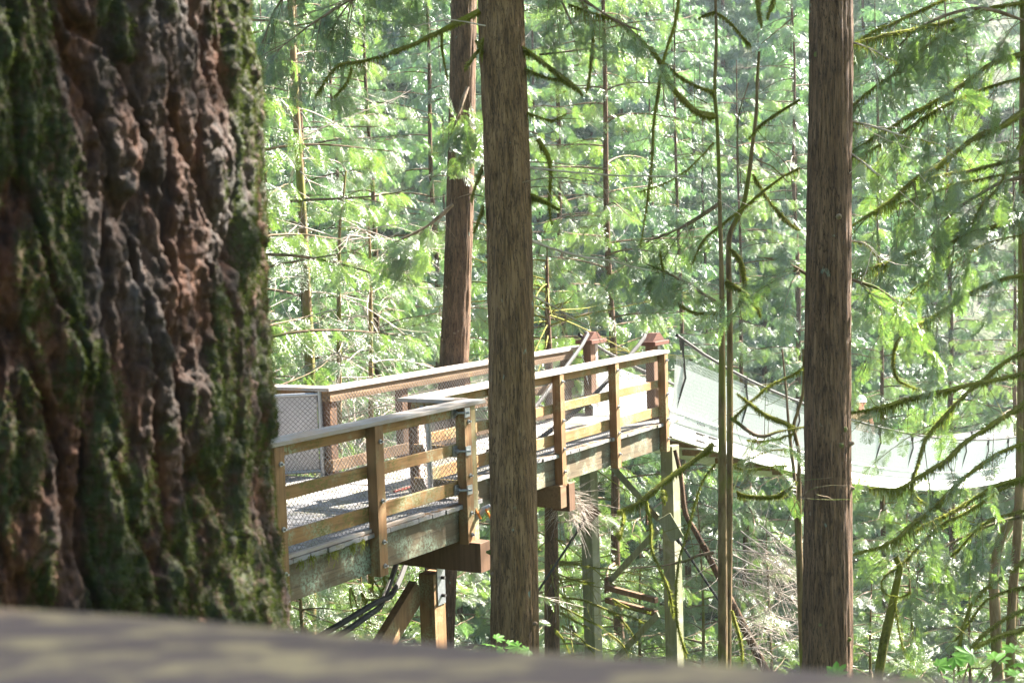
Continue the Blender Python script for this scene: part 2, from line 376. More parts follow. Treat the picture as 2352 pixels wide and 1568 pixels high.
# boards between the posts
def boards(s0, s1, v, zs, mat='wood'):
    for z0, z1 in zs: wbox('rail_board', (s0, v, z0), (s1, v + .038, z1), M[mat])
ZS = ((-.115, -.004), (-.525, -.405), (-.955, -.81))
for a_, b_ in ((S0, -1.5 + PW / 2), (-1.5 + PW / 2 + .003, PW / 2), (PW / 2 + .003, 1.72)): boards(a_, b_, PD + .002, ZS)
for a_, b_ in ((2.1, 5.171 + .06), (5.234, 6.793 + .06), (6.856, 8.442 + .1)): boards(a_, b_, VN + PD + .002, ZS)
for z0, z1 in ((-.135, -.004), (-.60, -.48), (-1.0, -.86)):
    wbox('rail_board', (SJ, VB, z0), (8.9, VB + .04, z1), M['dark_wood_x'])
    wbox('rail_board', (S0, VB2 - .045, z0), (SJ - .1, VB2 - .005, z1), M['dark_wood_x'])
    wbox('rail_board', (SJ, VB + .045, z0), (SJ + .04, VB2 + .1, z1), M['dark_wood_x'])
    wbox('rail_board', (1.9, .26, z0), (1.94, VN + .1, z1), M['wood'])
# steel brackets on the corner post
for z in (-.06, -.475, -.90):
    t = MB(); a, b = Lb((1.53, -.014, z - .055), (1.72, -.002, z + .055)); a = (a[0], PD - .014, a[2]); b = (b[0], PD - .002, b[2])
    t.box((a[0], a[1] - .004, a[2]), (b[0] - .115, b[1] + .002, b[2])); t.box((1.605, -.016, z - .05 + DK), (1.70, -.002, z + .05 + DK)); br = t.build('bracket', M['galv'], walk)
    t = MB(); t.tube([(1.57, PD - .015, z + DK), (1.57, PD - .05, z + DK)], [.026, .026], 8, True); t.tube([(1.56, PD - .05, z + DK), (1.65, -.04, z + DK)], [.014, .014], 8, True); t.build('bolt', M['galv'], br)
# deck planks, one sheet of separate boards
dk = MB(); s = S0
while s < 9.0:
    e = s + rnd.uniform(.235, .25); lo = 0.05 if e < 2.06 else VN + .05; hi = VB2 + .1 if e < SJ + .1 else VB + .15
    dz = rnd.uniform(-.003, .003); dk.box((s, lo + rnd.uniform(-.012, .012), -.047 + dz), (e, hi, dz)); s = e + .007
dk.build('deck', M['plank'], walk)
wbox('batten', (S0, PD - .05, -1.056), (-.02, PD + .0, -1.02), M['wood_top']); wbox('batten', (PW + .01, PD - .05, -1.056), (.9, PD, -1.02), M['wood_top'])
# beams
FB = -1.47
wbox('beam', (S0, PD + .004, FB), (1.70, PD + .10, -1.112), M['fascia'])
wbox('beam', (1.703, PD + .2, FB), (1.80, 3.4, -1.112), M['dark_wood_x'])
wbox('beam', (1.9, VN + PD + .004, FB), (SE, VN + PD + .10, -1.112), M['fascia'])
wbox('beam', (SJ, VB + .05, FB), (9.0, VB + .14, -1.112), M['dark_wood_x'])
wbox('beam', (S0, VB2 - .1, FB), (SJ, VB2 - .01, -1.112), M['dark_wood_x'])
for v in (1.2, 2.1, 2.9): wbox('joist', (S0, v, -1.44), (2.0 if v > 2.6 else 8.6, v + .07, -1.112), M['dark_wood_x'])
wbox('cross_beam', (1.62, -.14, -1.80), (1.82, 3.7, -1.475), M['dark_wood'])
wbox('cross_beam', (-2.9, .0, -1.86), (-2.66, 3.7, -1.475), M['dark_wood_x'])
wbox('cross_beam', (5.1, VN, -1.78), (5.26, VB + .3, -1.475), M['dark_wood_x'])
wbox('bearing_block', (5.30, VN - .02, -1.85), (5.46, VN + .25, -1.475), M['dark_wood'])
# moss hanging from the plank ends
ms = MB(); tv = np.array([(-.5, 0, 0), (.5, 0, 0), (.3, 0, -.6), (0, 0, -1)]); tf = np.array([[0, 1, 2, 3]])
def hair(mb, pos, L, Wd, spread=0.25, dirs=None):
    """short strands: quads hanging (or growing along dirs) from pos"""
    N = len(pos); an = rng.uniform(0, 2 * np.pi, N)
    dn = np.tile([0, 0, 1.], (N, 1)) if dirs is None else -dirs
    dn = dn + rng.normal(0, spread, (N, 3)); dn /= np.linalg.norm(dn, axis=1)[:, None]
    h = np.stack([np.cos(an), np.sin(an), 0 * an], -1); x = np.cross(dn, h); x /= np.linalg.norm(x, axis=1)[:, None] + 1e-9; y = np.cross(dn, x)
    L = np.broadcast_to(L, (N,)); R = np.stack([x * (Wd / L)[:, None] if np.ndim(Wd) else x * (Wd / L)[:, None], y, dn], 1)
    mb.place(tv, tf, R, pos, L)
for s, c in ((-1.15, 30), (-.98, 60), (-.72, 26), (-.62, 90), (-.35, 90), (-.2, 60)):
    k = c; pp = np.stack([s + rng.normal(0, .03, k), .055 + rng.normal(0, .006, k), DK - 1.08 - np.abs(rng.normal(0, .05, k))], -1); hair(ms, pp, rng.uniform(.02, .07, k), .008)
ms.build('moss', M['moss'], walk)
# chain link panels
def chain_link(a, b, z0, z1, name='wire_mesh', parent=walk, p=0.062, r=0.0026, mat='wire'):
    a = np.array([a[0], a[1]], float); b = np.array([b[0], b[1]], float); L = np.linalg.norm(b - a); d = np.array([*(b - a) / L, 0.]); nrm = np.array([-d[1], d[0], 0])
    nx_ = int(L / p); nz = int((z1 - z0) / (p / 2)); t = MB()
    I, K = np.meshgrid(np.arange(nx_ * 2), np.arange(nz), indexing='ij'); I = I.ravel(); K = K.ravel()
    ev = (K + I) % 2 == 0; sx = np.where(ev, 1, -1); x0 = I * p / 2 + np.where(ev, 0, p / 2); zz = K * p / 2
    seg = math.hypot(p / 2, p / 2); an = np.arange(3) * 2 * np.pi / 3
    tvv = np.array([(k_, np.cos(q), np.sin(q)) for k_ in (0, 1) for q in an]); tff = np.array([(0, 1, 4, 3), (1, 2, 5, 4), (2, 0, 3, 5)])
    dirx = d[None] * sx[:, None] * .7071 + np.array([0, 0, .7071])[None]
    yv = np.tile(nrm, (len(I), 1)); zv = np.cross(dirx, yv)
    R = np.stack([dirx * seg * 1.05, yv * r, zv * r], 1)
    pos = np.array([a[0], a[1], z0 + DK])[None] + d[None] * x0[:, None] + np.array([0, 0, 1.])[None] * zz[:, None] + nrm[None] * (np.where(ev, r, -r) * .8)[:, None]
    pos = pos + nrm[None] * (0.006 * np.sin(x0 * 7 + zz * 5))[:, None]
    t.place(tvv, tff, R, pos, np.ones(len(I))); return t.build(name, M[mat], parent)
for a_, b_ in ((S0, -1.45), (-1.45, .07), (.07, 1.85)): chain_link((a_, PD + .05), (b_, PD + .05), -1.04, -.02)
chain_link((1.88, .2), (1.88, VN + .1), -1.04, -.02)
for a_, b_ in ((1.95, 5.23), (5.23, 6.85), (6.85, 8.5)): chain_link((a_, VN + PD + .05), (b_, VN + PD + .05), -1.04, -.02)
for a_, b_ in ((SJ, 4.3), (4.3, 5.85), (5.85, 7.4), (7.4, 9.0)): chain_link((a_, VB - .012), (b_, VB - .012), -1.04, -.02)
chain_link((SJ - .012, VB), (SJ - .012, VB2), -1.04, -.02)
chain_link((S0, VB2 - .06), (SJ, VB2 - .06), -1.04, -.02)

# fallen needles and twigs on the planks and rails
lt = MB(); N = 5200; s_ = rng.uniform(-2.5, 8.8, N); v_ = np.where(rng.uniform(0, 1, N) < .5, rng.uniform(.06, .14, N) + np.where(s_ > 2.0, VN, 0), rng.uniform(.1, 3.3, N)); ok_ = (s_ < 2.0) | ((v_ > VN + .06) & (v_ < VB)); s_, v_ = s_[ok_], v_[ok_]
pp_ = np.stack([s_, v_, np.full(len(s_), DK - 1.06 + .005)], -1); a_ = rng.uniform(0, 6.3, len(s_)); x_ = np.stack([np.cos(a_), np.sin(a_), rng.uniform(-.1, .2, len(s_))], -1); y_ = np.stack([-np.sin(a_), np.cos(a_), 0 * a_], -1)
lt.place(np.array([(0, -.12, 0), (1, -.08, 0), (1, .08, 0), (0, .12, 0)]), np.array([[0, 1, 2, 3]]), np.stack([x_, y_, np.tile([0, 0, 1.], (len(s_), 1))], 1), pp_, rng.uniform(.012, .06, len(s_)))
q = lt.build('needle_litter', M['dark_wood_x']); q.location = walk.location; q.rotation_euler = walk.rotation_euler; tag(q, kind='stuff')
# timber trestle holding up the wide platform
tr = thing('timber_trestle', 'square brown timber posts with diagonal braces under the near end of the walkway', 'trestle', tuple(OW + [0, 0, -6.5]), rot=math.pi / 2 - AW)
def tbox(name, a, b, mat, parent): t = MB(); t.box((a[0], a[1], a[2] + 6.5), (b[0], b[1], b[2] + 6.5)); return t.build(name, mat, parent)
def tbar(name, a, b, w_, h_, mat, parent=None, up=(0, 0, 1)):
    t = MB(); t.bar((a[0], a[1], a[2] + 6.5), (b[0], b[1], b[2] + 6.5), w_, h_, up); return t.build(name, mat, parent)
p1 = tbox('post', (1.58, .46, -6.5), (1.80, .66, -1.865), M['wood_z'], tr)
pl = tbox('steel_plate', (1.64, .448, -2.22), (1.79, .458, -1.80), M['galv'], p1)
for z in (-1.92, -2.12):
    t = MB(); t.tube([(1.72, .447, z + 6.5), (1.72, .40, z + 6.5)], [.02, .02], 8, True); t.build('bolt', M['cable'], pl)
tbox('post', (-.1, 1.6, -6.5), (.1, 1.8, -1.5), M['wood_z'], tr); tbox('post', (.6, 2.3, -6.5), (.72, 2.45, -1.5), M['wood_z'], tr)
tbox('post', (1.6, 3.0, -6.5), (1.8, 3.2, -1.865), M['wood_z'], tr); tbox('post', (-2.9, .46, -6.5), (-2.7, .66, -1.865), M['wood_z'], tr)
tbar('brace', (1.60, .7, -2.05), (-1.1, .7, -3.9), .1, .26, M['wood_z'], tr)
tbar('brace', (-.62, 1.2, -1.5), (.15, 1.2, -3.6), .12, .3, M['dark_wood'], tr)

# chain link gates on the deck
def gate(name, label, A, B, ztop, sheet):
    A = np.array(A); B = np.array(B); g_ = thing(name, label, 'gate', tuple(A)); d = B - A; L = np.linalg.norm(d[:2]); d = d / L
    H = ztop; fr = MB(); e = d * L; up = np.array([0, 0, 1.])
    for q in (np.zeros(3), e): fr.tube([q - up * .0, q + up * (H + .05)], [.03, .03], 10, True); 
    for z in (.06, H): fr.tube([q0 + up * z for q0 in (np.zeros(3), e)], [.022, .022], 10)
    fr.build('frame', M['galv'], g_)
    nrm = np.array([-d[1], d[0], 0])
    if nrm[1] > 0: nrm = -nrm
    t = MB(); z0, z1, x0, x1 = sheet; q = [e * x0 / L + up * z0, e * x1 / L + up * z0, e * x1 / L + up * z1, e * x0 / L + up * z1]
    off = -nrm * .012; t.add([c + off for c in q] + [c + off * 1.4 for c in q], [(0, 1, 2, 3), (7, 6, 5, 4), (0, 4, 5, 1), (1, 5, 6, 2), (2, 6, 7, 3), (3, 7, 4, 0)])
    sh = t.build('sheet' if x1 - x0 > .3 else 'sign_plate', M['white'], g_)
    mm = chain_link((0, 0), (e[0], e[1]), .04 - DK, H - DK - .0, 'wire_mesh', g_)
    return g_, d, nrm, sh, L
ZD = OW[2] - DK + 0.003
Ag = PZ(742, 1092, ZD); Bg = Ag + (PZ(600, 1100, ZD) - Ag)
Bg[2] = ZD
g1, d1, n1, sh1, L1 = gate('chain_link_gate', 'wide chain link gate backed with a pale sheet beside the big mossy trunk', Ag, Bg, 1.02, (.08, 1.04, .04, .98 * np.linalg.norm((Bg - Ag)[:2])))
Ag2 = PZ(952, 1118, ZD); Bg2 = PZ(990, 1150, ZD)
g2, d2, n2, sh2, L2 = gate('chain_link_gate', 'narrow open gate on the deck with a white sign bearing an orange diamond', Ag2, Bg2, 1.0, (.42, .93, .12 , .12 + .27))
def mark(pts, wd, mat):
    t = MB(); pts = [np.array([0, 0, 0.]) + d2 * (.12 + .27 * a) + np.array([0, 0, .42 + .51 * b]) - n2 * .008 for a, b in pts]
    for a, b in zip(pts[:-1], pts[1:]): t.bar(a, b, .004, wd, tuple(np.cross(n2, (b - a))))
    return t.build('sign_marking', mat, sh2)
mark([(.15, .42), (.5, .22), (.85, .42), (.5, .62), (.15, .42)], .022, M['orange'])
mark([(.5, .9), (.5, .72)], .03, M['black']); mark([(.3, .82), (.7, .82)], .02, M['black']); mark([(.42, .52), (.58, .34)], .02, M['black'])
mark([(.2, .12), (.8, .12)], .012, M['black']); mark([(.25, .06), (.7, .06)], .012, M['black'])
# red painted bar lying on the deck
t = MB(); a_ = PZ(905, 1128, ZD + .02); b_ = PZ(962, 1112, ZD + .02); c_ = (a_ + b_) / 2
t.bar(a_ - c_, b_ - c_, .03, .025); r_ = t.build('painted_bar', M['red_paint']); r_.location = c_; tag(r_, 'thin red bar lying across the grey deck planks', 'bar')

# ------------------------------------------------------------------ steel towers of the suspension bridge
def tower(label, s, v, vleg, brk):
    base = WL(s, v, -6.8); tw = thing('bridge_tower', label, 'tower', tuple(base), 'bridge towers', math.pi / 2 - AW)
    def bx_(name, a, b, mat, par=tw): t = MB(); t.box((a[0], a[1], a[2] + 6.8), (b[0], b[1], b[2] + 6.8)); return t.build(name, mat, par)
    bx_('leg', (-.13, vleg, -6.8), (.13, vleg + .2, -1.48), M['steel_green'])
    bx_('post', (-.12, -.02, -1.4), (.04, .12, .09), M['dark_wood']); bx_('post', (.045, -.02, -1.4), (.14, .12, .07), M['wood_top'] if brk else M['white'])
    cp = bx_('cap', (-.26, -.12, .092), (.26, .18, .155), M['red'])
    t = MB(); z = 6.8 + .157
    t.add([(-.22, -.06, z), (.22, -.06, z), (.05, -.06, z + .12), (-.05, -.06, z + .12), (-.22, .1, z), (.22, .1, z), (.05, .1, z + .12), (-.05, .1, z + .12)],
          [(0, 1, 2, 3), (7, 6, 5, 4), (0, 4, 5, 1), (1, 5, 6, 2), (2, 6, 7, 3), (3, 7, 4, 0)]); t.build('saddle', M['red'], cp)
    return tw
TWR = tower('near bridge tower with red brown cap beside the last railing post', 8.98, 1.20, -.30, False)
TWL = tower('far bridge tower with dark post and pale plate behind the back railing', 9.2, 2.42, 0.05, True)
brc = thing('tower_bracing', 'green steel cross bracing between the two tower legs below the deck', 'bracing', tuple(WL(8.9, 1.8, -6.8)))
def brbar(a, b, w_, h_, mat='steel_green', name='brace'):
    t = MB(); o = WL(8.9, 1.8, -6.8); t.bar(a - o, b - o, w_, h_); return t.build(name, M[mat], brc)
DL, DR = 23.0, 21.9
for y0, y1 in ((1348, 1378), (1377, 1408)): brbar(P(1393, y0, DL - .1), P(1508, y1, DR + .1), .08, .085, 'dark_wood', 'cross_bar')
brbar(P(1400, 1335, DL), P(1512, 1215, DR), .03, .10); brbar(P(1405, 1070, DL), P(1512, 1190, DR), .03, .12)
brbar(P(1412, 1515, DL), P(1512, 1410, DR), .03, .10)
for (x, y, d) in ((1405, 1338, DL), (1500, 1182, DR)): brbar(P(x - 10, y - 14, d), P(x - 10, y + 22, d), .03, .2, 'dark_wood', 'gusset')
for pts, d in (([(1370, 1165), (1345, 1190), (1300, 1260), (1235, 1358), (1180, 1440)], DL - .1), ([(1525, 1185), (1556, 1238), (1572, 1260), (1640, 1362), (1700, 1450)], DR)):
    q = [P(x, y, d) - WL(8.9, 1.8, -6.8) for x, y in pts]; t = MB(); t.tube(q[1:], [.02] * (len(q) - 1), 6); t.build('tie_rod', M['cable'], brc)
    t = MB(); t.bar(q[0], q[1], .03, .22); t.build('gusset', M['dark_wood'] if d > 22.5 else M['steel_green'], brc)
    t = MB(); t.tube([q[1], q[1] * .6 + q[2] * .4], [.035, .03], 8, True); t.build('turnbuckle', M['cable'], brc)

# ------------------------------------------------------------------ the suspension bridge
br = thing('suspension_bridge', 'sunlit pedestrian suspension bridge with pale netting sides sagging away over the gorge', 'bridge', tuple(WL(9.0, 1.7, -DK)), rot=math.pi / 2 - AW)
TL = 62.0
def dz(t): return -.275 * t + .0036 * t ** 2 if t < 38 else -.275 * 38 + .0036 * 1444 + 0.002 * (t - 38)
def bl(t, v, h): return np.array([t, v, dz(t) + h])
def btube(name, v, hf, r, mat, t0=0, t1=TL, n=6, step=1.0):
    ts = np.arange(t0, t1 + .01, step); q = MB(); q.tube([bl(t, v, hf(t)) for t in ts], [r] * len(ts), n); return q.build(name, mat, br)
hand = lambda t: 1.02 + .28 * math.exp(-t / 2.2)
HWt = .62
q = MB(); ts = np.arange(0, TL, .2)
for t0 in ts: 
    z0, z1 = dz(t0), dz(t0 + .185); q.add([(t0, -HWt, z0), (t0 + .185, -HWt, z1), (t0 + .185, HWt, z1), (t0, HWt, z0), (t0, -HWt, z0 - .04), (t0 + .185, -HWt, z1 - .04), (t0 + .185, HWt, z1 - .04), (t0, HWt, z0 - .04)],
                                          [(0, 1, 2, 3), (7, 6, 5, 4), (0, 4, 5, 1), (1, 5, 6, 2), (2, 6, 7, 3), (3, 7, 4, 0)])
q.build('deck', M['steel_pale'], br)
for sv in (-1, 1):
    v0 = sv * HWt; vt = sv * (HWt + .22)
    btube('main_cable', sv * .86, lambda t: hand(t) + .0, .028, M['cable'])
    # side girder with flanges
    ts = np.arange(0, TL, .5); q = MB(); prof = [(0, -.30), (.10, -.30), (.10, -.27), (.02, -.27), (.02, .13), (.07, .13), (.07, .16), (0, .16)]
    vs = np.array([[bl(t, v0 + sv * .02 + sv * a, b) for a, b in prof] for t in ts]); k = len(prof)
    i = np.arange(len(ts) - 1)[:, None] * k; j = np.arange(k)[None]; q.add(vs.reshape(-1, 3), np.stack([i + j, i + (j + 1) % k, i + k + (j + 1) % k, i + k + j], -1).reshape(-1, 4))
    gd = q.build('girder', M['steel_pale'], br)
    if sv < 0:
        for cl_ in (1.1, 1.6, 6.2, 6.8):
            q = MB()
            for kx in range(6):
                for hz in (-.2, -.08, .08): q.tube([bl(cl_ + kx * .055, v0 - .04, hz), bl(cl_ + kx * .055, v0 - .075, hz)], [.016, .016], 6, True)
            q.build('bolt_row', M['cable'], gd)
    # netting: fine slanting wires between the girder and the handrail cable, and a dense kick screen
    def net(nm, hlo, hhi, vlo, vhi, sp, r, slant, t1):
        q = MB(); ts = np.arange(-.6, t1, sp); A = []; B = []
        for s_ in (1, -1):
            for t in ts:
                ta, tb = t, t + slant * s_
                if tb < 0 or ta < 0: continue
                A.append(bl(ta, vlo, hlo)); B.append(bl(tb, vhi, min(hhi, hand(tb) * hhi)))
        A = np.array(A); B = np.array(B); D = B - A; an = np.arange(3) * 2 * np.pi / 3
        tvv = np.array([(k_, np.cos(q_), np.sin(q_)) for k_ in (0, 1) for q_ in an]); tff = np.array([(0, 1, 4, 3), (1, 2, 5, 4), (2, 0, 3, 5)])
        dn = D / np.linalg.norm(D, axis=1)[:, None]; y = np.cross(dn, np.array([0, 1., 0])); y /= np.linalg.norm(y, axis=1)[:, None]; z = np.cross(dn, y)
        q.place(tvv, tff, np.stack([D, y * r, z * r], 1), A, np.ones(len(A))); return q.build(nm, M['net'], br)
    net('netting', .14, 1.0, v0 + sv * .03, vt, .05, .0038, .5, TL)
    net('kick_screen', -.02, .85, v0 + sv * .05, v0 + sv * .19, .026, .0075, .2, TL)
    for t in np.arange(.25, 40, 2.6):
        q = MB(); q.tube([bl(t, v0 + sv * .05, .1), bl(t + .12, vt * .98, .7), bl(t - .02, vt, hand(t) - .02)], [.014, .018, .018], 6)
        hg = q.build('hanger', M['cable'], br); q = MB(); q.tube([bl(t - .02, vt, hand(t) + .05), bl(t - .02, vt, hand(t) - .16)], [.05, .035], 8, True); q.build('clamp', M['cable'], hg)
for t in np.arange(.3, 44, 1.5):
    q = MB(); q.bar(bl(t, -.58, -.2), bl(t, .58, -.2), .08, .1); q.build('cross_beam', M['dark_wood_x'], br)
# back stays of the main cables, running from the tower caps down to the deck
RWi = RW
def stay(pts): 
    o = np.array(br.location); q = MB(); pp = spline([RWi @ (np.array(p_) - o) for p_ in pts], .3); q.tube(pp, [.032] * len(pp), 8); q.build('back_stay', M['cable'], br)
stay([WL(9.1, 2.48, .27), WL(8.6, 2.3, .1), WL(5.6, 1.9, -1.0), WL(5.0, 1.85, -1.05)])
stay([WL(8.72, 1.25, .27), WL(8.4, 1.22, .12), WL(6.9, 1.3, -.55), WL(5.3, 1.4, -1.02)])
stay([WL(3.0, 1.6, -1.6), WL(1.55, .95, -2.05), P(860, 1385, 15.0), P(700, 1480, 14.5)])
stay([WL(3.0, 1.75, -1.6), WL(1.55, 1.1, -2.15), P(850, 1410, 15.0), P(745, 1480, 14.6)])
cl = thing('cable_clamp', 'orange and grey cable clamp hanging below the corner post beside the cedar trunk', 'clamp', tuple(P(1108, 1175, 15.6)))
q = MB(); q.tube([(-.1, 0, -.09), (.02, 0, .03), (.09, 0, .06)], [.03, .035, .03], 8, True); q.build('sleeve', M['galv'], cl)
for dx in (-.08, .03): q = MB(); q.tube([(dx, -.01, .05), (dx + .03, -.05, .0), (dx + .06, -.02, -.07)], [.014, .016, .014], 6, True); q.build('strap', M['orange'], cl)

# ------------------------------------------------------------------ near railing, close to the lens and out of focus
rl = thing('near_railing', 'broad weathered wooden railing top blurred along the bottom edge of the photo', 'railing', tuple(P(1176, 1540, .6) + [0, 0, -1.2]))
edge = [(-900, 1312), (-300, 1352), (0, 1376), (300, 1393), (650, 1421), (1000, 1453), (1300, 1477), (1700, 1503), (2000, 1522), (2352, 1545), (2800, 1580), (3300, 1640)]
zt_ = -0.19; E_ = np.array([PZ(x, y, zt_) for x, y in edge]); E_ = spline(E_, .02)
T_ = np.gradient(E_, axis=0); T_ /= np.linalg.norm(T_, axis=1)[:, None]; Nn = np.cross(T_, [0, 0, 1.]); Nn = np.where(Nn[:, 1:2] > 0, -Nn, Nn)
prof = [(0.0, -.05), (0.0, -.012), (.006, -.003), (.018, 0.0), (.10, .003), (.20, .0), (.212, -.004), (.216, -.014), (.216, -.05)]
vs = np.array([[E_[i] + Nn[i] * a + np.array([0, 0, b]) for a, b in prof] for i in range(len(E_))]) - np.array(rl.location)
k = len(prof); i = np.arange(len(E_) - 1)[:, None] * k; j = np.arange(k)[None]; q = MB(); q.add(vs.reshape(-1, 3), np.stack([i + j, i + (j + 1) % k, i + k + (j + 1) % k, i + k + j], -1).reshape(-1, 4)); q.build('handrail', M['fg'], rl, True)
for i_ in (int(len(E_) * .12), int(len(E_) * .88)):
    c = E_[i_] + Nn[i_] * .11 - np.array(rl.location); q = MB(); q.box(c + [-.05, -.05, -1.3], c + [.05, .05, -.052]); q.build('post', M['dark_wood'], rl)
q = MB(); q.add(np.array([[E_[i] + Nn[i] * a + np.array([0, 0, b]) for a, b in ((.09, -.052), (.09, -.16), (.13, -.16), (.13, -.052))] for i in range(len(E_))]).reshape(-1, 3) - np.array(rl.location),
                np.stack([np.arange(len(E_) - 1)[:, None] * 4 + np.arange(4)[None], np.arange(len(E_) - 1)[:, None] * 4 + (np.arange(4)[None] + 1) % 4, np.arange(1, len(E_))[:, None] * 4 + (np.arange(4)[None] + 1) % 4, np.arange(1, len(E_))[:, None] * 4 + np.arange(4)[None]], -1).reshape(-1, 4)); q.build('rail_board', M['dark_wood_x'], rl)

# ------------------------------------------------------------------ foliage templates
def kite(p, d, side, L, Wd, drop=0.0):
    """leaf-like four point face starting at p along d"""
    p = np.array(p, float); d = np.array(d, float); side = np.array(side, float)
    return [p, p + d * L * .45 + side * Wd / 2, p + d * L + np.array([0, 0, -drop]), p + d * L * .45 - side * Wd / 2]
def frond_template(pairs, sub, seed, droop=.5, wid=.42):
    r = random.Random(seed); V = []; F = []
    def add(q): F.append([len(V) + i for i in range(4)]); V.extend(q)
    def rach(t): return np.array([t * (1 - .12 * t), .05 * math.sin(t * 3 + seed), -droop * t * t * .6])
    for i in range(4): a, b_ = rach(i / 4), rach((i + 1) / 4); s_ = np.array([0, .006, 0]); add([a - s_, b_ - s_, b_ + s_, a + s_])
    for i in range(pairs):
        t = .08 + .9 * i / (pairs - 1); base = rach(t); ln = wid * (math.sin(math.pi * min(1, t * .85 + .12)) ** .7) * r.uniform(.75, 1.1) + .05
        for sd in (-1, 1):
            if r.random() < .06: continue
            an = r.uniform(.75, 1.05); d = np.array([math.cos(an), sd * math.sin(an), -r.uniform(.1, .5)]); d /= np.linalg.norm(d)
            side = np.cross(d, [0, 0, 1.]); side /= np.linalg.norm(side); side = side + np.array([0, 0, r.uniform(-.5, .5)])
            if sub == 0: add(kite(base, d, side, ln, .055 + .03 * r.random(), .03))
            else:
                add(kite(base, d, side, ln, .02, .02))
                for k in range(sub):
                    tt = .15 + .85 * k / sub; bp = base + d * ln * tt; l2 = ln * .38 * (1.1 - tt * .75)
                    for s2 in (-1, 1):
                        d2 = d * .75 + side * s2 * .65 + np.array([0, 0, r.uniform(-.25, .05)]); d2 /= np.linalg.norm(d2); add(kite(bp, d2, np.cross(d2, [0, .3, 1.]), l2, .026, .01))
    return np.array(V), np.array(F)
FR_NEAR = [frond_template(11, 4, i) for i in range(3)]
FR_MID = [frond_template(11, 2, 10 + i) for i in range(3)]
FR_FAR = [frond_template(9, 0, 20 + i, .7) for i in range(3)]
def put_fronds(mb, pos, dirs, size, T, hang=.35, roll=.5):
    pos = np.asarray(pos, float); N = len(pos)
    if N == 0: return
    d = np.asarray(dirs, float) + rng.normal(0, .18, (N, 3)); d[:, 2] -= hang; d /= np.linalg.norm(d, axis=1)[:, None] + 1e-9
    up = np.tile([0, 0, 1.], (N, 1)) + rng.normal(0, roll, (N, 3)); y = np.cross(up, d); y /= np.linalg.norm(y, axis=1)[:, None] + 1e-9; z = np.cross(d, y)
    R = np.stack([d, y, z], 1); sz = size * rng.uniform(.65, 1.25, N); k = rng.integers(0, len(T), N)
    for i, (tv_, tf_) in enumerate(T):
        mk = k == i
        if mk.any(): mb.place(tv_, tf_, R[mk], pos[mk], sz[mk])
def branch_path(p0, az, el, L, sag, wob=.08, n=9):
    t = np.linspace(0, 1, n); h = np.array([math.cos(az), math.sin(az), 0]); perp = np.array([-h[1], h[0], 0])
    r = L * t; z = math.tan(el) * r - sag * L * t ** 2 + .12 * L * t ** 4
    return p0 + r[:, None] * h + np.outer(z, [0, 0, 1.]) + perp * (wob * L * np.sin(t * 3 + rng.uniform(0, 6)) * t)[:, None]
def frond_branch(fm, tm, path, r0, fs, T, dens=9, side=.75, hang=.35, start=.15, bare=.0):
    """fronds along a limb, on both sides"""
    tm.tube(path, np.linspace(r0, r0 * .2, len(path)), 5)
    L = np.linalg.norm(np.diff(path, axis=0), axis=1).sum(); N = max(3, int(L * dens)); t = np.sort(rng.uniform(start, 1, N)); x = t * (len(path) - 1); i = np.minimum(x.astype(int), len(path) - 2); f = (x - i)[:, None]
    pos = path[i] * (1 - f) + path[i + 1] * f; d = path[i + 1] - path[i]; d /= np.linalg.norm(d, axis=1)[:, None]
    s = np.cross(d, [0, 0, 1.]) * np.where(np.arange(N) % 2 == 0, 1, -1)[:, None]
    dirs = d * (1 - side * .6) + s * side; size = fs * (1.15 - .55 * t) if fs > 0 else .3
    k = int(N * (1 - bare)); sel = rng.permutation(N)[:k]
    put_fronds(fm, pos[sel], dirs[sel], size[sel], T, hang)
def twigs(tm, path, dens, L, r=.004, down=.4, spread=1.0, n=5):
    N = int(np.linalg.norm(np.diff(path, axis=0), axis=1).sum() * dens)
    for _ in range(N):
        i = rng.integers(1, len(path) - 1); d = path[i] - path[i - 1]; d /= np.linalg.norm(d) + 1e-9
        v = d * .5 + rng.normal(0, .5 * spread, 3); v[2] -= down; v /= np.linalg.norm(v); l = L * rng.uniform(.3, 1.3); c = rng.normal(0, .25, 3); t = np.linspace(0, 1, n)[:, None]
        tm.tube(path[i] + v * l * t + c * l * t ** 2, np.linspace(r, r * .4, n), 3)

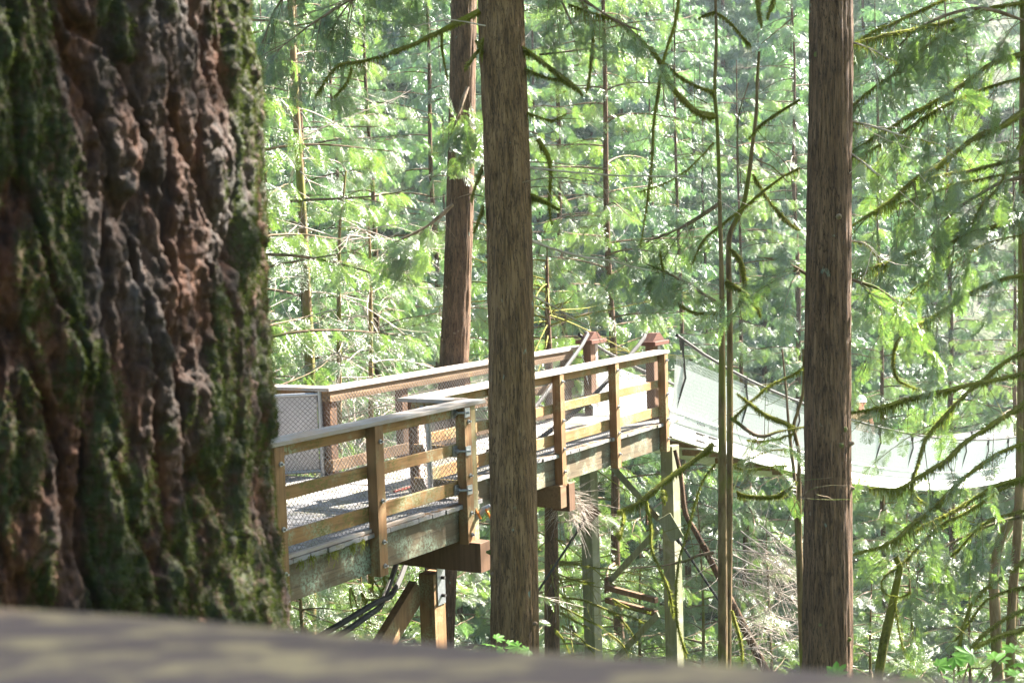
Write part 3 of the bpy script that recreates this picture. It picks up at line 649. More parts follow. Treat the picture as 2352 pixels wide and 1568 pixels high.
def make_conifer(root, mats, H, r0, z0, z1, nb, Lb, fs, T, dens, hang=.35, sag=.35, bare_low=0.0, lean=(0, 0), seed=0, el=.25, minfrac=.35, deadn=0):
    """trunk, branches and crown of a conifer standing at the origin of its root"""
    global rng; rng = np.random.default_rng(seed + 100)
    bark, twig, leaf = mats; t = MB(); zz = np.linspace(0, H, 40); px = np.stack([lean[0] * zz + .04 * np.sin(zz * .9 + seed), lean[1] * zz + .04 * np.cos(zz * .7 + seed), zz], -1)
    t.tube(px, r0 * (1 - .9 * (zz / H)) + r0 * .35 * np.exp(-zz / .6), 14); t.build('trunk', bark, root, True)
    bm, fm, dm = MB(), MB(), MB()
    for k in range(nb):
        z = z0 + (z1 - z0) * (k + rng.uniform(0, 1)) / nb; f = (z - z0) / max(.1, H - z0); L = Lb * (minfrac + (1 - minfrac) * (1 - f) ** .8) * rng.uniform(.6, 1.15)
        p0 = np.array([np.interp(z, zz, px[:, 0]), np.interp(z, zz, px[:, 1]), z]); pt = branch_path(p0, rng.uniform(0, 2 * np.pi), el * rng.uniform(.2, 1.6), L, sag * rng.uniform(.5, 1.4))
        frond_branch(fm, bm, pt, .010 + .008 * L, fs, T, dens * 1.15, hang=hang, start=.02)
        for q in range(int(L * 1.6)):        # side limbs
            i = rng.integers(2, len(pt) - 1); az = math.atan2(*(pt[i] - pt[i - 1])[1::-1]) + rng.choice([-1, 1]) * rng.uniform(.5, 1.0)
            frond_branch(fm, bm, branch_path(pt[i], az, .05, L * rng.uniform(.2, .4), .4, n=5), .008, fs * .9, T, dens, hang=hang)
    for k in range(deadn):
        z = rng.uniform(.3, z1); p0 = np.array([np.interp(z, zz, px[:, 0]), np.interp(z, zz, px[:, 1]), z]); pt = branch_path(p0, rng.uniform(0, 2 * np.pi), rng.uniform(-.3, .3), rng.uniform(.6, 2.2), rng.uniform(0, .5))
        dm.tube(pt, np.linspace(.014, .004, len(pt)), 5); twigs(dm, pt, 7, .45, .0045)
    if bm.n: bm.build('branches', twig, root)
    if fm.n: fm.build('crown', leaf, root)
    if deadn: dm.build('dead_branches', M['dead'], root)

# ------------------------------------------------------------------ the big mossy trunk at the left
bt = thing('fir_tree', 'huge mossy trunk with deeply furrowed reddish bark filling the left side', 'tree', (-1.40, 2.95, gz(-1.4, 2.95)))
BX, BY = -1.40, 2.95
def big_trunk():
    th = np.concatenate([np.linspace(-2.62, .36, 700), np.linspace(.38, 2 * np.pi - 2.64, 70)])   # dense on the side towards the camera
    zz = np.concatenate([np.linspace(gz(BX, BY) - .3, -1.0, 25)[:-1], np.linspace(-.98, .78, 520), np.linspace(.8, 16, 110)])
    TH, Z = np.meshgrid(th, zz); 
    R0 = np.interp(Z, [-3, -1, -.62, .45, 4, 16], [1.3, .875, .82, .815, .7, .42])
    a, z = TH * .82, Z + .02 * np.sin(TH * 5)
    wa = a + .035 * (fbm(a * 5, z * 3.0, a * 0, 3, 5) - .5) * 2 + .10 * z; wz = z + .10 * (fbm(a * 6, z * 4, a * 0, 3, 9) - .5)
    wp = .5 * (fbm(a * 8, z * 3.5, a * 0, 4, 77) - .5)
    f1, f2, cid = worley(wa / .095 + wp * 1.6, wz / .50 + wp, 1); e = np.clip((f2 - f1) / .22, 0, 1); e = e * e * (3 - 2 * e)
    g1, g2, c2 = worley(wa / .034 + 7 + 1.6 * (fbm(a * 26, z * 9, a * 0, 3, 78) - .5), wz / .10 + 3, 4); e2 = np.clip((g2 - g1) / .16, 0, 1)
    lay = fbm(a * 20, z * 5.5, a * 0, 5, 60); lq = lay * 9; lay = (np.floor(lq) + np.clip((lq - np.floor(lq)) * 3.5, 0, 1)) / 9
    fine = fbm(a * 95, z * 55, a * 0, 4, 2) - .5; mid = fbm(a * 18, z * 4.5, a * 0, 5, 8) - .5; rdg = 1 - np.abs(2 * fbm(a * 14 + 1.5 * z, z * 2.2, a * 0, 5, 40) - 1)
    Rr = R0 + .030 * e + .010 * (cid - .5) * e + .004 * e2 + .009 * (c2 - .5) + .07 * (lay - .5) + .018 * mid + .024 * fine + .028 * (rdg - .7) + .015 * np.sin(TH * 3.1 + 1)
    V = np.stack([BX + Rr * np.cos(TH), BY + Rr * np.sin(TH), Z], -1)
    n1, n0 = TH.shape; i = np.arange(n1 - 1)[:, None] * n0; j = np.arange(n0)[None]; j2 = (j + 1) % n0
    b_ = MB(); b_.add(V.reshape(-1, 3), np.stack([i + j, i + j2, i + n0 + j2, i + n0 + j], -1).reshape(-1, 4))
    mt, n, b = new_mat('furrowed mossy bark'); L = n.links
    at = n.nodes.new('ShaderNodeAttribute'); at.attribute_name = 'plate'
    mo = n.nodes.new('ShaderNodeAttribute'); mo.attribute_name = 'mossy'
    l0 = noise(n, (22, 22, 7), 1.0, 8, .7, .4)
    col = ramp(n, l0, [(.3, (.009, .005, .003)), (.45, (.038, .014, .006)), (.58, (.095, .036, .015)), (.72, (.16, .078, .042))])
    l1 = noise(n, (7, 7, 2.5), 1.0, 5, .6); col = mix(n, ramp(n, l1, BW(.42, .62)), col, ramp(n, l0, [(.3, (.007, .005, .003)), (.5, (.032, .020, .012)), (.7, (.12, .10, .095))]))
    l2 = noise(n, (60, 60, 30), 1.0, 6, .7); mk = mix(n, 1.0, ramp(n, l2, BW(.36, .56)), mo.outputs[0], 'MULTIPLY')
    col = mix(n, mk, col, ramp(n, noise(n, (14, 14, 14), 1, 4), [(.35, (.013, .019, .005)), (.6, (.038, .046, .012))]))
    L.new(col, b.inputs['Base Color']); b.inputs['Roughness'].default_value = .8; b.inputs['Specular IOR Level'].default_value = .4
    bump(n, b, l0, 1.0, .016)
    o = b_.build('trunk', mt, None, True)
    moss = .03 + fbm(a * 5.0 + 3, z * 1.1, a * 0, 4, 21) + .40 * (fbm(a * 22, z * 9, a * 0, 4, 31) - .5) + .12 * e + 1.2 * (lay - .5) * .3 - .05 + .10 * np.exp(-((a + 1.0) / .25) ** 2)
    mm = np.clip((moss - .50) / .12, 0, 1)
    at_ = o.data.attributes.new('mossy', 'FLOAT', 'POINT'); at_.data.foreach_set('value', mm.astype(np.float32).ravel())
    o.parent = bt; o.matrix_parent_inverse = Matrix.Translation(-Vector(bt.location))
    # moss strands growing on the bark where it is mossy
    fl = (mm > .35) & (Z > -1.0) & (Z < .78) & (np.arange(n0)[None] < 700); idx = np.flatnonzero(fl.ravel()); idx = rng.choice(idx, min(len(idx), 150000), replace=False)
    pos = V.reshape(-1, 3)[idx]; nr = np.stack([np.cos(TH), np.sin(TH), 0 * TH - .6], -1).reshape(-1, 3)[idx]
    h_ = MB(); hair(h_, pos, rng.uniform(.006, .018, len(idx)), .0015, .7, nr / np.linalg.norm(nr, axis=1)[:, None]); q = h_.build('moss', M['trunkmoss'], None); q.parent = bt; q.matrix_parent_inverse = Matrix.Translation(-Vector(bt.location))
    q = MB()
    for k in range(26):
        z_ = rng.uniform(4.5, 15); p0 = np.array([BX, BY, z_]); pt = branch_path(p0, rng.uniform(0, 6.3), .1, rng.uniform(2, 4), .3); frond_branch(CR_, q, pt, .05, .6, FR_FAR, 9)
    o2 = q.build('branches', M['twig'], None); o2.parent = bt; o2.matrix_parent_inverse = Matrix.Translation(-Vector(bt.location))
    o3 = CR_.build('crown', M['leaf'], None); o3.parent = bt; o3.matrix_parent_inverse = Matrix.Translation(-Vector(bt.location))
CR_ = MB(); big_trunk()

# ------------------------------------------------------------------ trunks placed by where they stand
def bark_tube(pts, rad, amp=.008, na=110, dz_=.02, fib=26, seed=0):
    pts = spline(np.array(pts), dz_); rad = np.interp(np.linspace(0, 1, len(pts)), np.linspace(0, 1, len(rad)), rad)
    th = np.arange(na) * 2 * np.pi / na; Z = np.cumsum(np.r_[0, np.linalg.norm(np.diff(pts, axis=0), axis=1)])
    TH, ZZ_ = np.meshgrid(th, Z); cx, cy = np.cos(TH), np.sin(TH)
    w_ = .35 * (fbm(cx * 2, cy * 2, ZZ_ * 1.2, 3, seed) - .5)
    f = fbm(cx * fib * .16 + w_, cy * fib * .16 + w_, ZZ_ * .9, 5, seed + 2)
    rg = 1 - np.abs(2 * vnoise(cx * fib * .5 + w_ * 4, cy * fib * .5 + w_ * 4, ZZ_ * 1.6, seed + 5) - 1)
    rg2 = vnoise(cx * fib * .9, cy * fib * .9, ZZ_ * 7, seed + 6)
    R = rad[:, None] * (1 + .08 * (vnoise(cx * 1.2, cy * 1.2, ZZ_ * .5, seed + 9) - .5)) + amp * (2.2 * (f - .5) + 1.1 * rg + .6 * rg2)
    return pts, R
def trunk_mesh(mb, pts, rad, **k): p_, R_ = bark_tube(pts, rad, **k); mb.tube(p_, R_, R_.shape[1])
def child(mb, name, mat, root, smooth=False):
    return mb.build(name, mat, root, smooth, world=W(root.location))
def seg(p, n=24): return spline(np.array(p), 1.0)

def hair_along(mb, path, rad, dens, Lr, Wd, hang=.0):
    L = np.r_[0, np.cumsum(np.linalg.norm(np.diff(path, axis=0), axis=1))]; N = int(L[-1] * dens); t = rng.uniform(0, L[-1], N)
    if N < 1: return
    p = np.stack([np.interp(t, L, path[:, k]) for k in range(3)], -1); r = np.interp(t, L, rad); d = rng.normal(0, 1, (N, 3)); d[:, 2] -= hang; d /= np.linalg.norm(d, axis=1)[:, None]
    q = d.copy(); q[:, 2] -= .5; q /= np.linalg.norm(q, axis=1)[:, None]
    hair(mb, p + d * r[:, None] * .9, rng.uniform(*Lr, N), Wd, .25, q)
def hang_along(mb, path, rad, dens, Lr, Wd=.006):
    L = np.r_[0, np.cumsum(np.linalg.norm(np.diff(path, axis=0), axis=1))]; N = int(L[-1] * dens)
    if N < 1: return
    t = rng.uniform(0, L[-1], N); clump = vnoise(t * 4, t * 0, t * 0, 3); p = np.stack([np.interp(t, L, path[:, k]) for k in range(3)], -1); r = np.interp(t, L, rad); p[:, 2] -= r * .7; p[:, :2] += rng.normal(0, 1, (N, 2)) * r[:, None] * .5
    hair(mb, p, rng.uniform(*Lr, N) * (.25 + clump ** 2 * 1.8), Wd, .12)

def pix_path(cv, pts, d0, d1, wd, wob=.012):
    """limb through picture points; d0..d1 metres away; wd: widths in crop px at both ends"""
    pts = [cv(*p) for p in pts]; n_ = len(pts); q = [P(x, y, d0 + (d1 - d0) * i / (n_ - 1)) for i, (x, y) in enumerate(pts)]
    path = spline(np.array(q), .05); t = np.linspace(0, 1, len(path)); k = rng.uniform(0, 9)
    path = path + wob * (np.stack([fbm(t * 6 * n_ / 3 + k, t * 0, t * 0, 3, a) - .5 for a in (1, 2, 3)], -1))
    dd = d0 + (d1 - d0) * t; rad = np.interp(t, np.linspace(0, 1, len(wd)), wd) / cv.k / 2 * dd / FPX
    return path, rad
def mkcv(ox, oy, sc):
    f = lambda x, y: ((ox + x / sc) / 1.7415, (oy + y / sc) / 1.7415); f.k = sc * 1.7415; return f
c6 = mkcv(3000, 0, 1.206); c5 = mkcv(2600, 1300, 1.5722); c4 = mkcv(2100, 1800, 1.6845); c3 = mkcv(2900, 1900, 1.8871); c7 = mkcv(2000, 0, 1.2058); c8 = mkcv(950, 0, 1.12)
cD = lambda x, y: (x, y)
cD.k = 1.0
def limb(root, path, rad, mossy=1.0, hang=.0, tw=0, fr=0, frT=None, fs=.3, mat=None, twL=.4, leaf='leaf', frhang=.5, name='branch'):
    tl = np.linspace(0, 1, len(rad)); rr = rad * .72 * (1 + .9 * (fbm(tl * len(rad) / 3.5, rad * 0, rad * 0, 3, int(rad[0] * 9e4) % 97) - .5)) * np.clip((1.03 - tl) / .22, .22, 1)
    q = MB(); q.tube(path, rr, 8)
    if tw: twigs(q, path, tw * 1.6, twL, .0038 if mossy else .0032)
    b_ = child(q, name, mat or (M['mossy'] if mossy else M['twig']), root, True)
    if mossy or hang:
        hang = max(hang, .3 * mossy); h_ = MB()
        if mossy: hair_along(h_, path, rr, 1100 * mossy, (.010, .035), .005, .35)
        if hang: hang_along(h_, path, rr, 900 * hang, (.03, .13), .007)
        if h_.n: child_of(h_, 'moss', M['moss'], b_, root)
    if fr:
        f_ = MB(); L = np.linalg.norm(np.diff(path, axis=0), axis=1).sum(); N = int(L * fr); t = rng.uniform(.08, 1, N); x = t * (len(path) - 2); i = x.astype(int)
        d = path[i + 1] - path[i]; d /= np.linalg.norm(d, axis=1)[:, None]; s = np.cross(d, [0, 0, 1.]) * rng.choice([-1, 1], N)[:, None]
        # hanging side twigs that carry the sprays
        tq = MB(); sp = []; sd = []
        for k in range(N):
            v = d[k] * .5 + s[k] * rng.uniform(.2, .8) + rng.normal(0, .15, 3); v[2] -= rng.uniform(.0, .6); v /= np.linalg.norm(v); l = rng.uniform(.15, .75); tt = np.linspace(0, 1, 6)[:, None]; pp = path[i[k]] + v * l * tt + np.array([0, 0, -.25]) * l * tt ** 2
            tq.tube(pp, np.linspace(.0045, .002, 6), 3)
            for a_ in (2, 3, 4, 5, 5): sp.append(pp[a_]); sd.append(pp[a_] - pp[a_ - 1] + rng.normal(0, .06, 3))
        sd = np.array(sd); sd /= np.linalg.norm(sd, axis=1)[:, None]
        put_fronds(f_, np.array(sp), sd, np.full(len(sp), fs), frT or FR_NEAR, frhang, .7); child_of(tq, 'side_twigs', M['twig'], b_, root); child_of(f_, 'foliage', M[leaf], b_, root)
    return b_
def child_of(mb, name, mat, par, root): 
    return mb.build(name, mat, par, False, world=W(root.location))

def standing(name, label, base_pts, rad, mat, cat='tree', **k):
    """a trunk through picture points given bottom to top as (x, y, depth); extended down to the ground"""
    q = [P(*p) for p in base_pts]; d = (q[1] - q[0]) / np.linalg.norm(q[1] - q[0]); g_ = gz(q[0][0], q[0][1]); ext = q[0] - d * max(.2, (q[0][2] - g_) / max(.5, d[2])) 
    root = thing(name, label, cat, (ext[0], ext[1], gz(ext[0], ext[1])))
    mb = MB(); trunk_mesh(mb, [ext] + q, [rad[0] * 1.12] + list(rad), **k); child(mb, 'trunk', mat, root, True); return root, q
def topcrown(root, top, n, Lb, zlo, zhi, fs=.55, dens=9, seed=1, T=None, leaf='leaf', az=None):
    """upper crown of a tree whose trunk passes through top"""
    global rng; keep = rng; rng = np.random.default_rng(seed); bm, fm = MB(), MB()
    for k in range(n):
        z = rng.uniform(zlo, zhi); p0 = np.array([top[0], top[1], z]); a = rng.uniform(0, 6.3) if az is None else rng.normal(az, .7)
        pt = branch_path(p0, a, rng.uniform(0, .3), Lb * rng.uniform(.5, 1.1), .3); frond_branch(fm, bm, pt, .04, fs, T or FR_FAR, dens)
        for q_ in range(5):
            i = rng.integers(2, len(pt) - 1); az2 = math.atan2(*(pt[i] - pt[i - 1])[1::-1]) + rng.choice([-1, 1]) * rng.uniform(.4, 1.0); frond_branch(fm, bm, branch_path(pt[i], az2, .05, Lb * rng.uniform(.2, .45), .3, n=5), .012, fs * .9, T or FR_FAR, dens)
    child(bm, 'branches', M['twig'], root); child(fm, 'crown', M[leaf], root); rng = keep

# A: big cedar in front of the walkway
A_, qa = standing('cedar_tree', 'tall straight cedar trunk standing directly in front of the walkway railing', [(1184, 1490, 12), (1176, 900, 12), (1168, 500, 12), (1151, 0, 12.1), (1130, -900, 12.4), (1110, -2600, 13)], [.187, .178, .176, .172, .16, .12], M['cedar_pale'], amp=.013, seed=3)
B_, qb = standing('cedar_tree', 'leaning cedar trunk rising behind the back railing, left of the front cedar', [(1008, 1450, 21), (1018, 1200, 21), (1043, 830, 21), (1056, 500, 21), (1066, 0, 21), (1075, -900, 21.5)], [.22, .21, .185, .178, .168, .14], M['cedar'], amp=.013, seed=8)
C_, qc = standing('cedar_tree', 'dark straight cedar trunk right of centre crossing in front of the bridge', [(1900, 1560, 11), (1901, 900, 11), (1906, 400, 11), (1909, 0, 11), (1912, -900, 11.3), (1915, -2600, 12)], [.176, .158, .151, .147, .135, .1], M['cedar'], amp=.011, seed=14)
topcrown(A_, qa[-1], 24, 3.6, 4.6, 12, seed=4); topcrown(B_, qb[-1], 22, 3.6, 6.5, 15, seed=5); topcrown(C_, qc[-1], 24, 3.8, 3.6, 12, seed=6)
# D: pair of thin mossy stems
D_, qd = standing('young_cedar', 'slim upright sapling stem with curved mossy limbs, front one of a touching pair', [(1660, 1520, 13)] + [(*c7(x, y), 13) for x, y in ((1070, 1568), (1065, 1200), (1060, 1000), (1055, 800), (1047, 600), (1036, 430), (1043, 200), (1040, 0), (1036, -200))], [.078, .048, .042, .038, .034, .028, .018, .013, .011, .006], M['stem'], amp=.003, na=40)
D2, qd2 = standing('young_cedar', 'slim orange brown sapling stem, rear one of a touching pair', [(1672, 1500, 13.4), (1676, 1100, 13.4)] + [(*c7(x, y), 13.4) for x, y in ((1108, 1568), (1103, 1250), (1112, 1120), (1170, 1000), (1200, 850), (1218, 700), (1236, 550), (1240, 400), (1250, 250))], [.03, .03, .029, .027, .027, .026, .026, .024, .02, .014, .008], M['stem'], amp=.003, na=36)
E_t, qe = standing('young_cedar', 'thin mossy stem standing close beside the dark right hand cedar', [(1846, 1540, 13.5)] + [(*c5(x, y), 13.5) for x, y in ((940, 1415), (938, 1000), (935, 800), (905, 640), (930, 540), (965, 400), (965, 150))], [.05, .04, .036, .034, .03, .02, .012, .01], M['stem'], amp=.003, na=36)
E2, _ = standing('young_cedar', 'spindly dark stem in front of the bridge, left of the dark cedar', [(1836, 1350, 14.2)] + [(*c5(x, y), 14.2) for x, y in ((910, 1000), (890, 800), (870, 600), (850, 350), (830, 150))], [.03, .026, .022, .018, .014, .006], M['twig'], amp=.002, na=24)
for root_, q_, r0_ in ((A_, qa, .19), (B_, qb, .19), (C_, qc, .165)):     # broken branch stubs
    for k in range(11):
        t_ = rng.uniform(.02, .98); p0 = q_[0] * (1 - t_) + q_[3] * t_ if q_ is not qc else q_[0] * (1 - t_) + q_[3] * t_; a_ = rng.uniform(np.pi, 2 * np.pi); d_ = np.array([math.cos(a_), math.sin(a_), rng.uniform(-.2, .3)]); l_ = rng.uniform(.0, .025)
        st = MB(); st.tube([p0 + d_ * (r0_ - .04), p0 + d_ * (r0_ + .01), p0 + d_ * (r0_ + .015 + l_)], [.03, .022, .009], 8, True); child(st, 'branch_stub', M['twig'], root_)
# thin stems beyond the back railing
for lab, pts, rad in (
    ('slender tree trunk beyond the back railing, thickest of the three at left', [(712, 1400, 27), (712, 880, 27), (705, 700, 27), (694, 480, 27), (680, 250, 27), (668, 0, 27), (655, -400, 27.5)], [.13, .115, .1, .085, .07, .06, .04]),
    ('thin bare pole-like trunk beyond the back railing, middle of the three', [(780, 1400, 26), (779, 880, 26), (779, 560, 26), (789, 450, 26), (794, 390, 26)], [.075, .065, .05, .035, .012]),
    ('thin bare trunk beyond the back railing, nearest the leaning cedar', [(852, 1400, 26.5), (852, 880, 26.5), (850, 600, 26.5), (846, 500, 26.5)], [.07, .055, .04, .015]),
    ('brown trunk just right of the front cedar below the walkway', [(1268, 1500, 24), (1266, 1200, 24), (1262, 900, 24), (1258, 720, 24), (1256, 590, 24)], [.14, .13, .11, .07, .015])):
    s_, q_ = standing('slender_tree', lab, pts, rad, M['stem'] if 'brown' not in lab else M['cedar'], amp=.004, na=30)
    dm = MB(); fm = MB(); z0, z1 = q_[0][2], q_[-1][2]
    for k in range(46):
        z = rng.uniform(z0 + 1, min(z1, 4.5)); p0 = np.array([np.interp(z, [a[2] for a in q_], [a[i] for a in q_]) for i in (0, 1)] + [z]); pt = branch_path(p0, rng.uniform(0, 6.3), rng.uniform(-.5, .6), rng.uniform(.8, 2.6), rng.uniform(.1, .5)); dm.tube(pt, np.linspace(.016, .005, len(pt)), 4); twigs(dm, pt, 5, .6, .006)
        if k % 3 == 0 and 'brown' not in lab: frond_branch(fm, dm, pt, .012, .42, FR_MID, 9, start=.3)
    child(dm, 'branches', M['dead'] if 'brown' not in lab else M['mossy'], s_)
    if fm.n: child(fm, 'crown', M['leaf_teal'], s_)

# limbs of A, C and D
limb(A_, *pix_path(c8, [(1080, 50), (980, 105), (870, 160), (760, 210), (660, 245), (560, 275), (460, 290), (400, 350), (350, 430)], 12, 11.6, (34, 24, 18, 7)), 1, .25)
limb(A_, *pix_path(c8, [(510, 300), (490, 370), (430, 435)], 11.7, 11.6, (10, 5)), 1, .4)
limb(A_, *pix_path(c8, [(1110, 115), (1000, 95), (940, 90), (830, 110), (735, 155)], 11.9, 11.7, (9, 7)), 0, mat=M['dead'])
limb(A_, *pix_path(c8, [(915, 150), (920, 230), (940, 360)], 11.8, 11.8, (14, 5)), .8, .8)
for pts in ([(1110, 160), (1060, 250), (1020, 300)], [(1100, 240), (1070, 180)], [(1095, 740), (1060, 850), (1050, 900)], [(1100, 920), (1060, 1040)]): limb(A_, *pix_path(c8, pts, 12, 11.7, (14, 8)), 1, .9)
limb(A_, *pix_path(c8, [(1100, 880), (1040, 870), (980, 890)], 12, 11.6, (7, 4)), 0)
limb(A_, *pix_path(c7, [(110, 225), (180, 280), (260, 340), (340, 400), (400, 450)], 12, 11.7, (22, 30, 26)), 1, 1.3)
limb(A_, *pix_path(c7, [(120, 330), (190, 360), (260, 380), (330, 380)], 12, 11.8, (12, 8)), 1, .8)
limb(A_, *pix_path(c7, [(120, 540), (180, 560), (250, 580), (320, 550)], 12, 11.8, (10, 6)), .6, .4, tw=5)
limb(A_, *pix_path(c7, [(180, 670), (230, 750), (245, 850), (235, 1000), (250, 1080)], 12.1, 12.1, (26, 24, 16)), 1, .5, tw=3)
limb(A_, *pix_path(c7, [(130, 930), (200, 960), (290, 1010)], 12, 11.9, (18, 12)), 1, 1.3)
limb(A_, *pix_path(c7, [(130, 810), (300, 825), (460, 840), (650, 850), (850, 850), (1030, 870)], 12, 12.6, (14, 5)), 0, mat=M['dead'], tw=4, twL=.5)
limb(A_, *pix_path(c7, [(110, 880), (250, 855), (400, 870), (500, 880)], 11.8, 12, (9, 4)), 0, tw=3)
limb(A_, *pix_path(c7, [(440, 850), (520, 930), (600, 1000), (680, 1040)], 12.2, 12.6, (7, 4)), 0, mat=M['dead'], tw=3)
limb(A_, *pix_path(c7, [(140, 1155), (260, 1200), (400, 1240), (500, 1250), (700, 1300), (830, 1320)], 12, 13, (18, 5)), 0, mat=M['dead'], tw=4, twL=.5)
limb(A_, *pix_path(c7, [(150, 1420), (260, 1480), (400, 1560), (520, 1600)], 12, 13, (14, 6)), 0, mat=M['dead'], tw=3)
limb(A_, *pix_path(c7, [(225, 1190), (228, 1250), (215, 1290), (240, 1330)], 12, 12, (12, 5)), 0)
# D's curved mossy limbs
for cv, pts, d1, wd, mo, hg, tw in (
    (c7, [(1032, 560), (960, 545), (900, 500), (830, 420), (790, 340), (750, 260), (650, 170), (560, 100), (440, 60), (330, 20)], 12.2, (40, 38, 30, 26, 18, 12), 1, .15, 3),
    (c7, [(1037, 442), (960, 420), (870, 370), (790, 300)], 12.5, (18, 12), 1, .1, 3),
    (c7, [(860, 0), (840, 130), (800, 250), (770, 400), (740, 600), (735, 750), (720, 900), (700, 1050), (680, 1190)], 12.6, (20, 18, 16, 10), .6, 0, 2),
    (c7, [(1210, 220), (1180, 190), (1100, 100), (1030, 60), (955, 90)], 13, (12, 18), 1, .5, 0),
    (c7, [(390, -20), (430, 80), (450, 150), (440, 300), (415, 440)], 12.4, (30, 24, 7), 1, .4, 2),
    (c7, [(1050, 1510), (960, 1510), (900, 1490), (830, 1430), (790, 1330), (770, 1210)], 12.8, (26, 14, 9), 1, .5, 4),
    (c7, [(1105, 1195), (1150, 1240), (1175, 1310), (1180, 1390), (1150, 1480), (1120, 1520)], 13.2, (28, 34, 26), 1, .3, 0),
    (c7, [(1090, 1355), (1150, 1390), (1210, 1440), (1260, 1520)], 13, (20, 24), 1, 1.2, 0),
    (c7, [(1447, 480), (1350, 540), (1260, 600), (1200, 670)], 13.3, (14, 18), 1, .1, 4),
    (c7, [(1447, 810), (1350, 860), (1260, 930), (1180, 1000), (1080, 1075), (980, 1160), (920, 1280)], 13, (13, 16, 14, 18), .6, 0, 2),
    (c7, [(1220, 840), (1280, 940), (1340, 1020), (1400, 1080), (1447, 1110)], 13.3, (16, 22), 1, .2, 3),
    (c7, [(1260, 210), (1350, 140), (1447, 60)], 13.3, (6, 10), 0, 0, 4),
    (c7, [(190, 265), (350, 245), (500, 225), (650, 185)], 12.8, (14, 5), 0, 0, 5),
    (c7, [(1030, 690), (900, 820), (780, 890), (650, 930)], 12.4, (12, 5), .3, 0, 6),
    (c7, [(1000, 500), (900, 440), (850, 370)], 12.9, (8, 6), 0, 0, 4),
    (c7, [(785, 400), (800, 520), (880, 640), (960, 690)], 12.9, (9, 5), 0, 0, 4),
    (c7, [(1245, -20), (1250, 60), (1260, 125)], 12.8, (24, 14), 1, 1.2, 0),
    (c7, [(1320, -10), (1290, 90)], 12.8, (22, 10), 1, 1.2, 0),
    (c7, [(1200, 400), (1150, 560), (1150, 740), (1165, 900), (1170, 980)], 13.2, (10, 6), 0, 0, 4),
    (c7, [(1240, 690), (1330, 740), (1400, 830), (1410, 950)], 13.2, (9, 5), 0, 0, 4),
    (c7, [(1240, 770), (1320, 810), (1400, 890)], 13.4, (12, 8), 0, 0, 3),
    (c4, [(1265, -40), (1150, 60), (1000, 160), (880, 260), (780, 340), (680, 390), (620, 410)], 12.3, (42, 40, 34, 22), 1, .8, 0),
    (c4, [(820, 340), (840, 450), (850, 560), (850, 650), (880, 730), (930, 850), (970, 950), (1000, 1090)], 12.4, (24, 22, 26, 28), 1, .6, 1),
    (c4, [(665, 400), (655, 520), (630, 590)], 12.4, (16, 28), 1, .9, 0),
    (c4, [(930, 270), (945, 340)], 12.4, (30, 24), 1, .6, 0),
    (c4, [(1280, 90), (1200, 200), (1140, 380), (1100, 530), (1040, 720), (1020, 900), (1020, 1100), (1050, 1250), (1090, 1360)], 12.6, (12, 14, 18, 34), .8, .15, 1),
    (c4, [(1395, 1080), (1430, 1200), (1460, 1320), (1465, 1430)], 12.8, (22, 28), 1, .4, 0),
    (c4, [(1270, 690), (1160, 710), (1060, 750), (900, 780), (740, 790), (660, 800)], 13.6, (24, 10), 0, 0, 6),
    (c4, [(1270, 600), (1150, 640), (1000, 690)], 13.4, (10, 5), 0, 0, 4)):
    limb(D_, *pix_path(cv, pts, 13, d1, wd), mo, hg, tw)
for cv, pts, wd, mo, hg, tw in (
    (c5, [(915, 645), (840, 610), (740, 570), (640, 500), (550, 430)], (30, 32, 18), 1, .6, 3),
    (c5, [(980, 260), (880, 320), (760, 370), (680, 440), (600, 510), (520, 580)], (8, 14, 8), .8, .5, 4),
    (c5, [(550, 1045), (600, 1070), (700, 1080), (800, 1075), (860, 1040), (920, 985)], (18, 30, 26), 1, .9, 0),
    (c5, [(975, 640), (860, 655), (760, 680), (670, 712)], (14, 9), .3, 0, 2),
    (c5, [(900, 680), (800, 715), (700, 728), (610, 720)], (12, 10), .8, .2, 2),
    (c5, [(860, 780), (740, 790), (600, 850), (520, 880)], (8, 5), .3, .2, 6),
    (c5, [(860, 880), (740, 890), (620, 905), (530, 890)], (10, 7), .3, .5, 6),
    (c5, [(870, 930), (780, 960), (680, 1020)], (8, 5), 0, 0, 4),
    (c5, [(720, 770), (720, 600), (728, 420), (725, 330)], (5, 4), 0, 0, 4)):
    limb(E_t, *pix_path(cv, pts, 13.5, 13.1, wd), mo, hg, tw)
# small dead limbs on C
for pts, wd in (([(490, 585), (600, 610), (720, 650), (860, 680), (970, 720)], (14, 5)), ([(490, 745), (560, 790), (620, 850)], (12, 14)), ([(490, 205), (560, 225), (640, 265), (710, 300)], (12, 6)), ([(490, 1160), (540, 1170), (590, 1200), (630, 1280)], (9, 5))):
    limb(C_, *pix_path(c6, pts, 11, 10.6, wd), .2, .1, 4, mat=M['dead'])
for pts in ([(1240, 1010), (1150, 1005), (1050, 1020), (980, 1055), (910, 1120), (880, 1200), (830, 1320), (800, 1400)], [(1150, 955), (1060, 965), (980, 975), (920, 1010)], [(1050, 1065), (1120, 1080), (1165, 1110)]):
    limb(C_, *pix_path(c5, pts, 10.6, 10.78, (7, 8)), 0, 0, 1, mat=M['twig'])

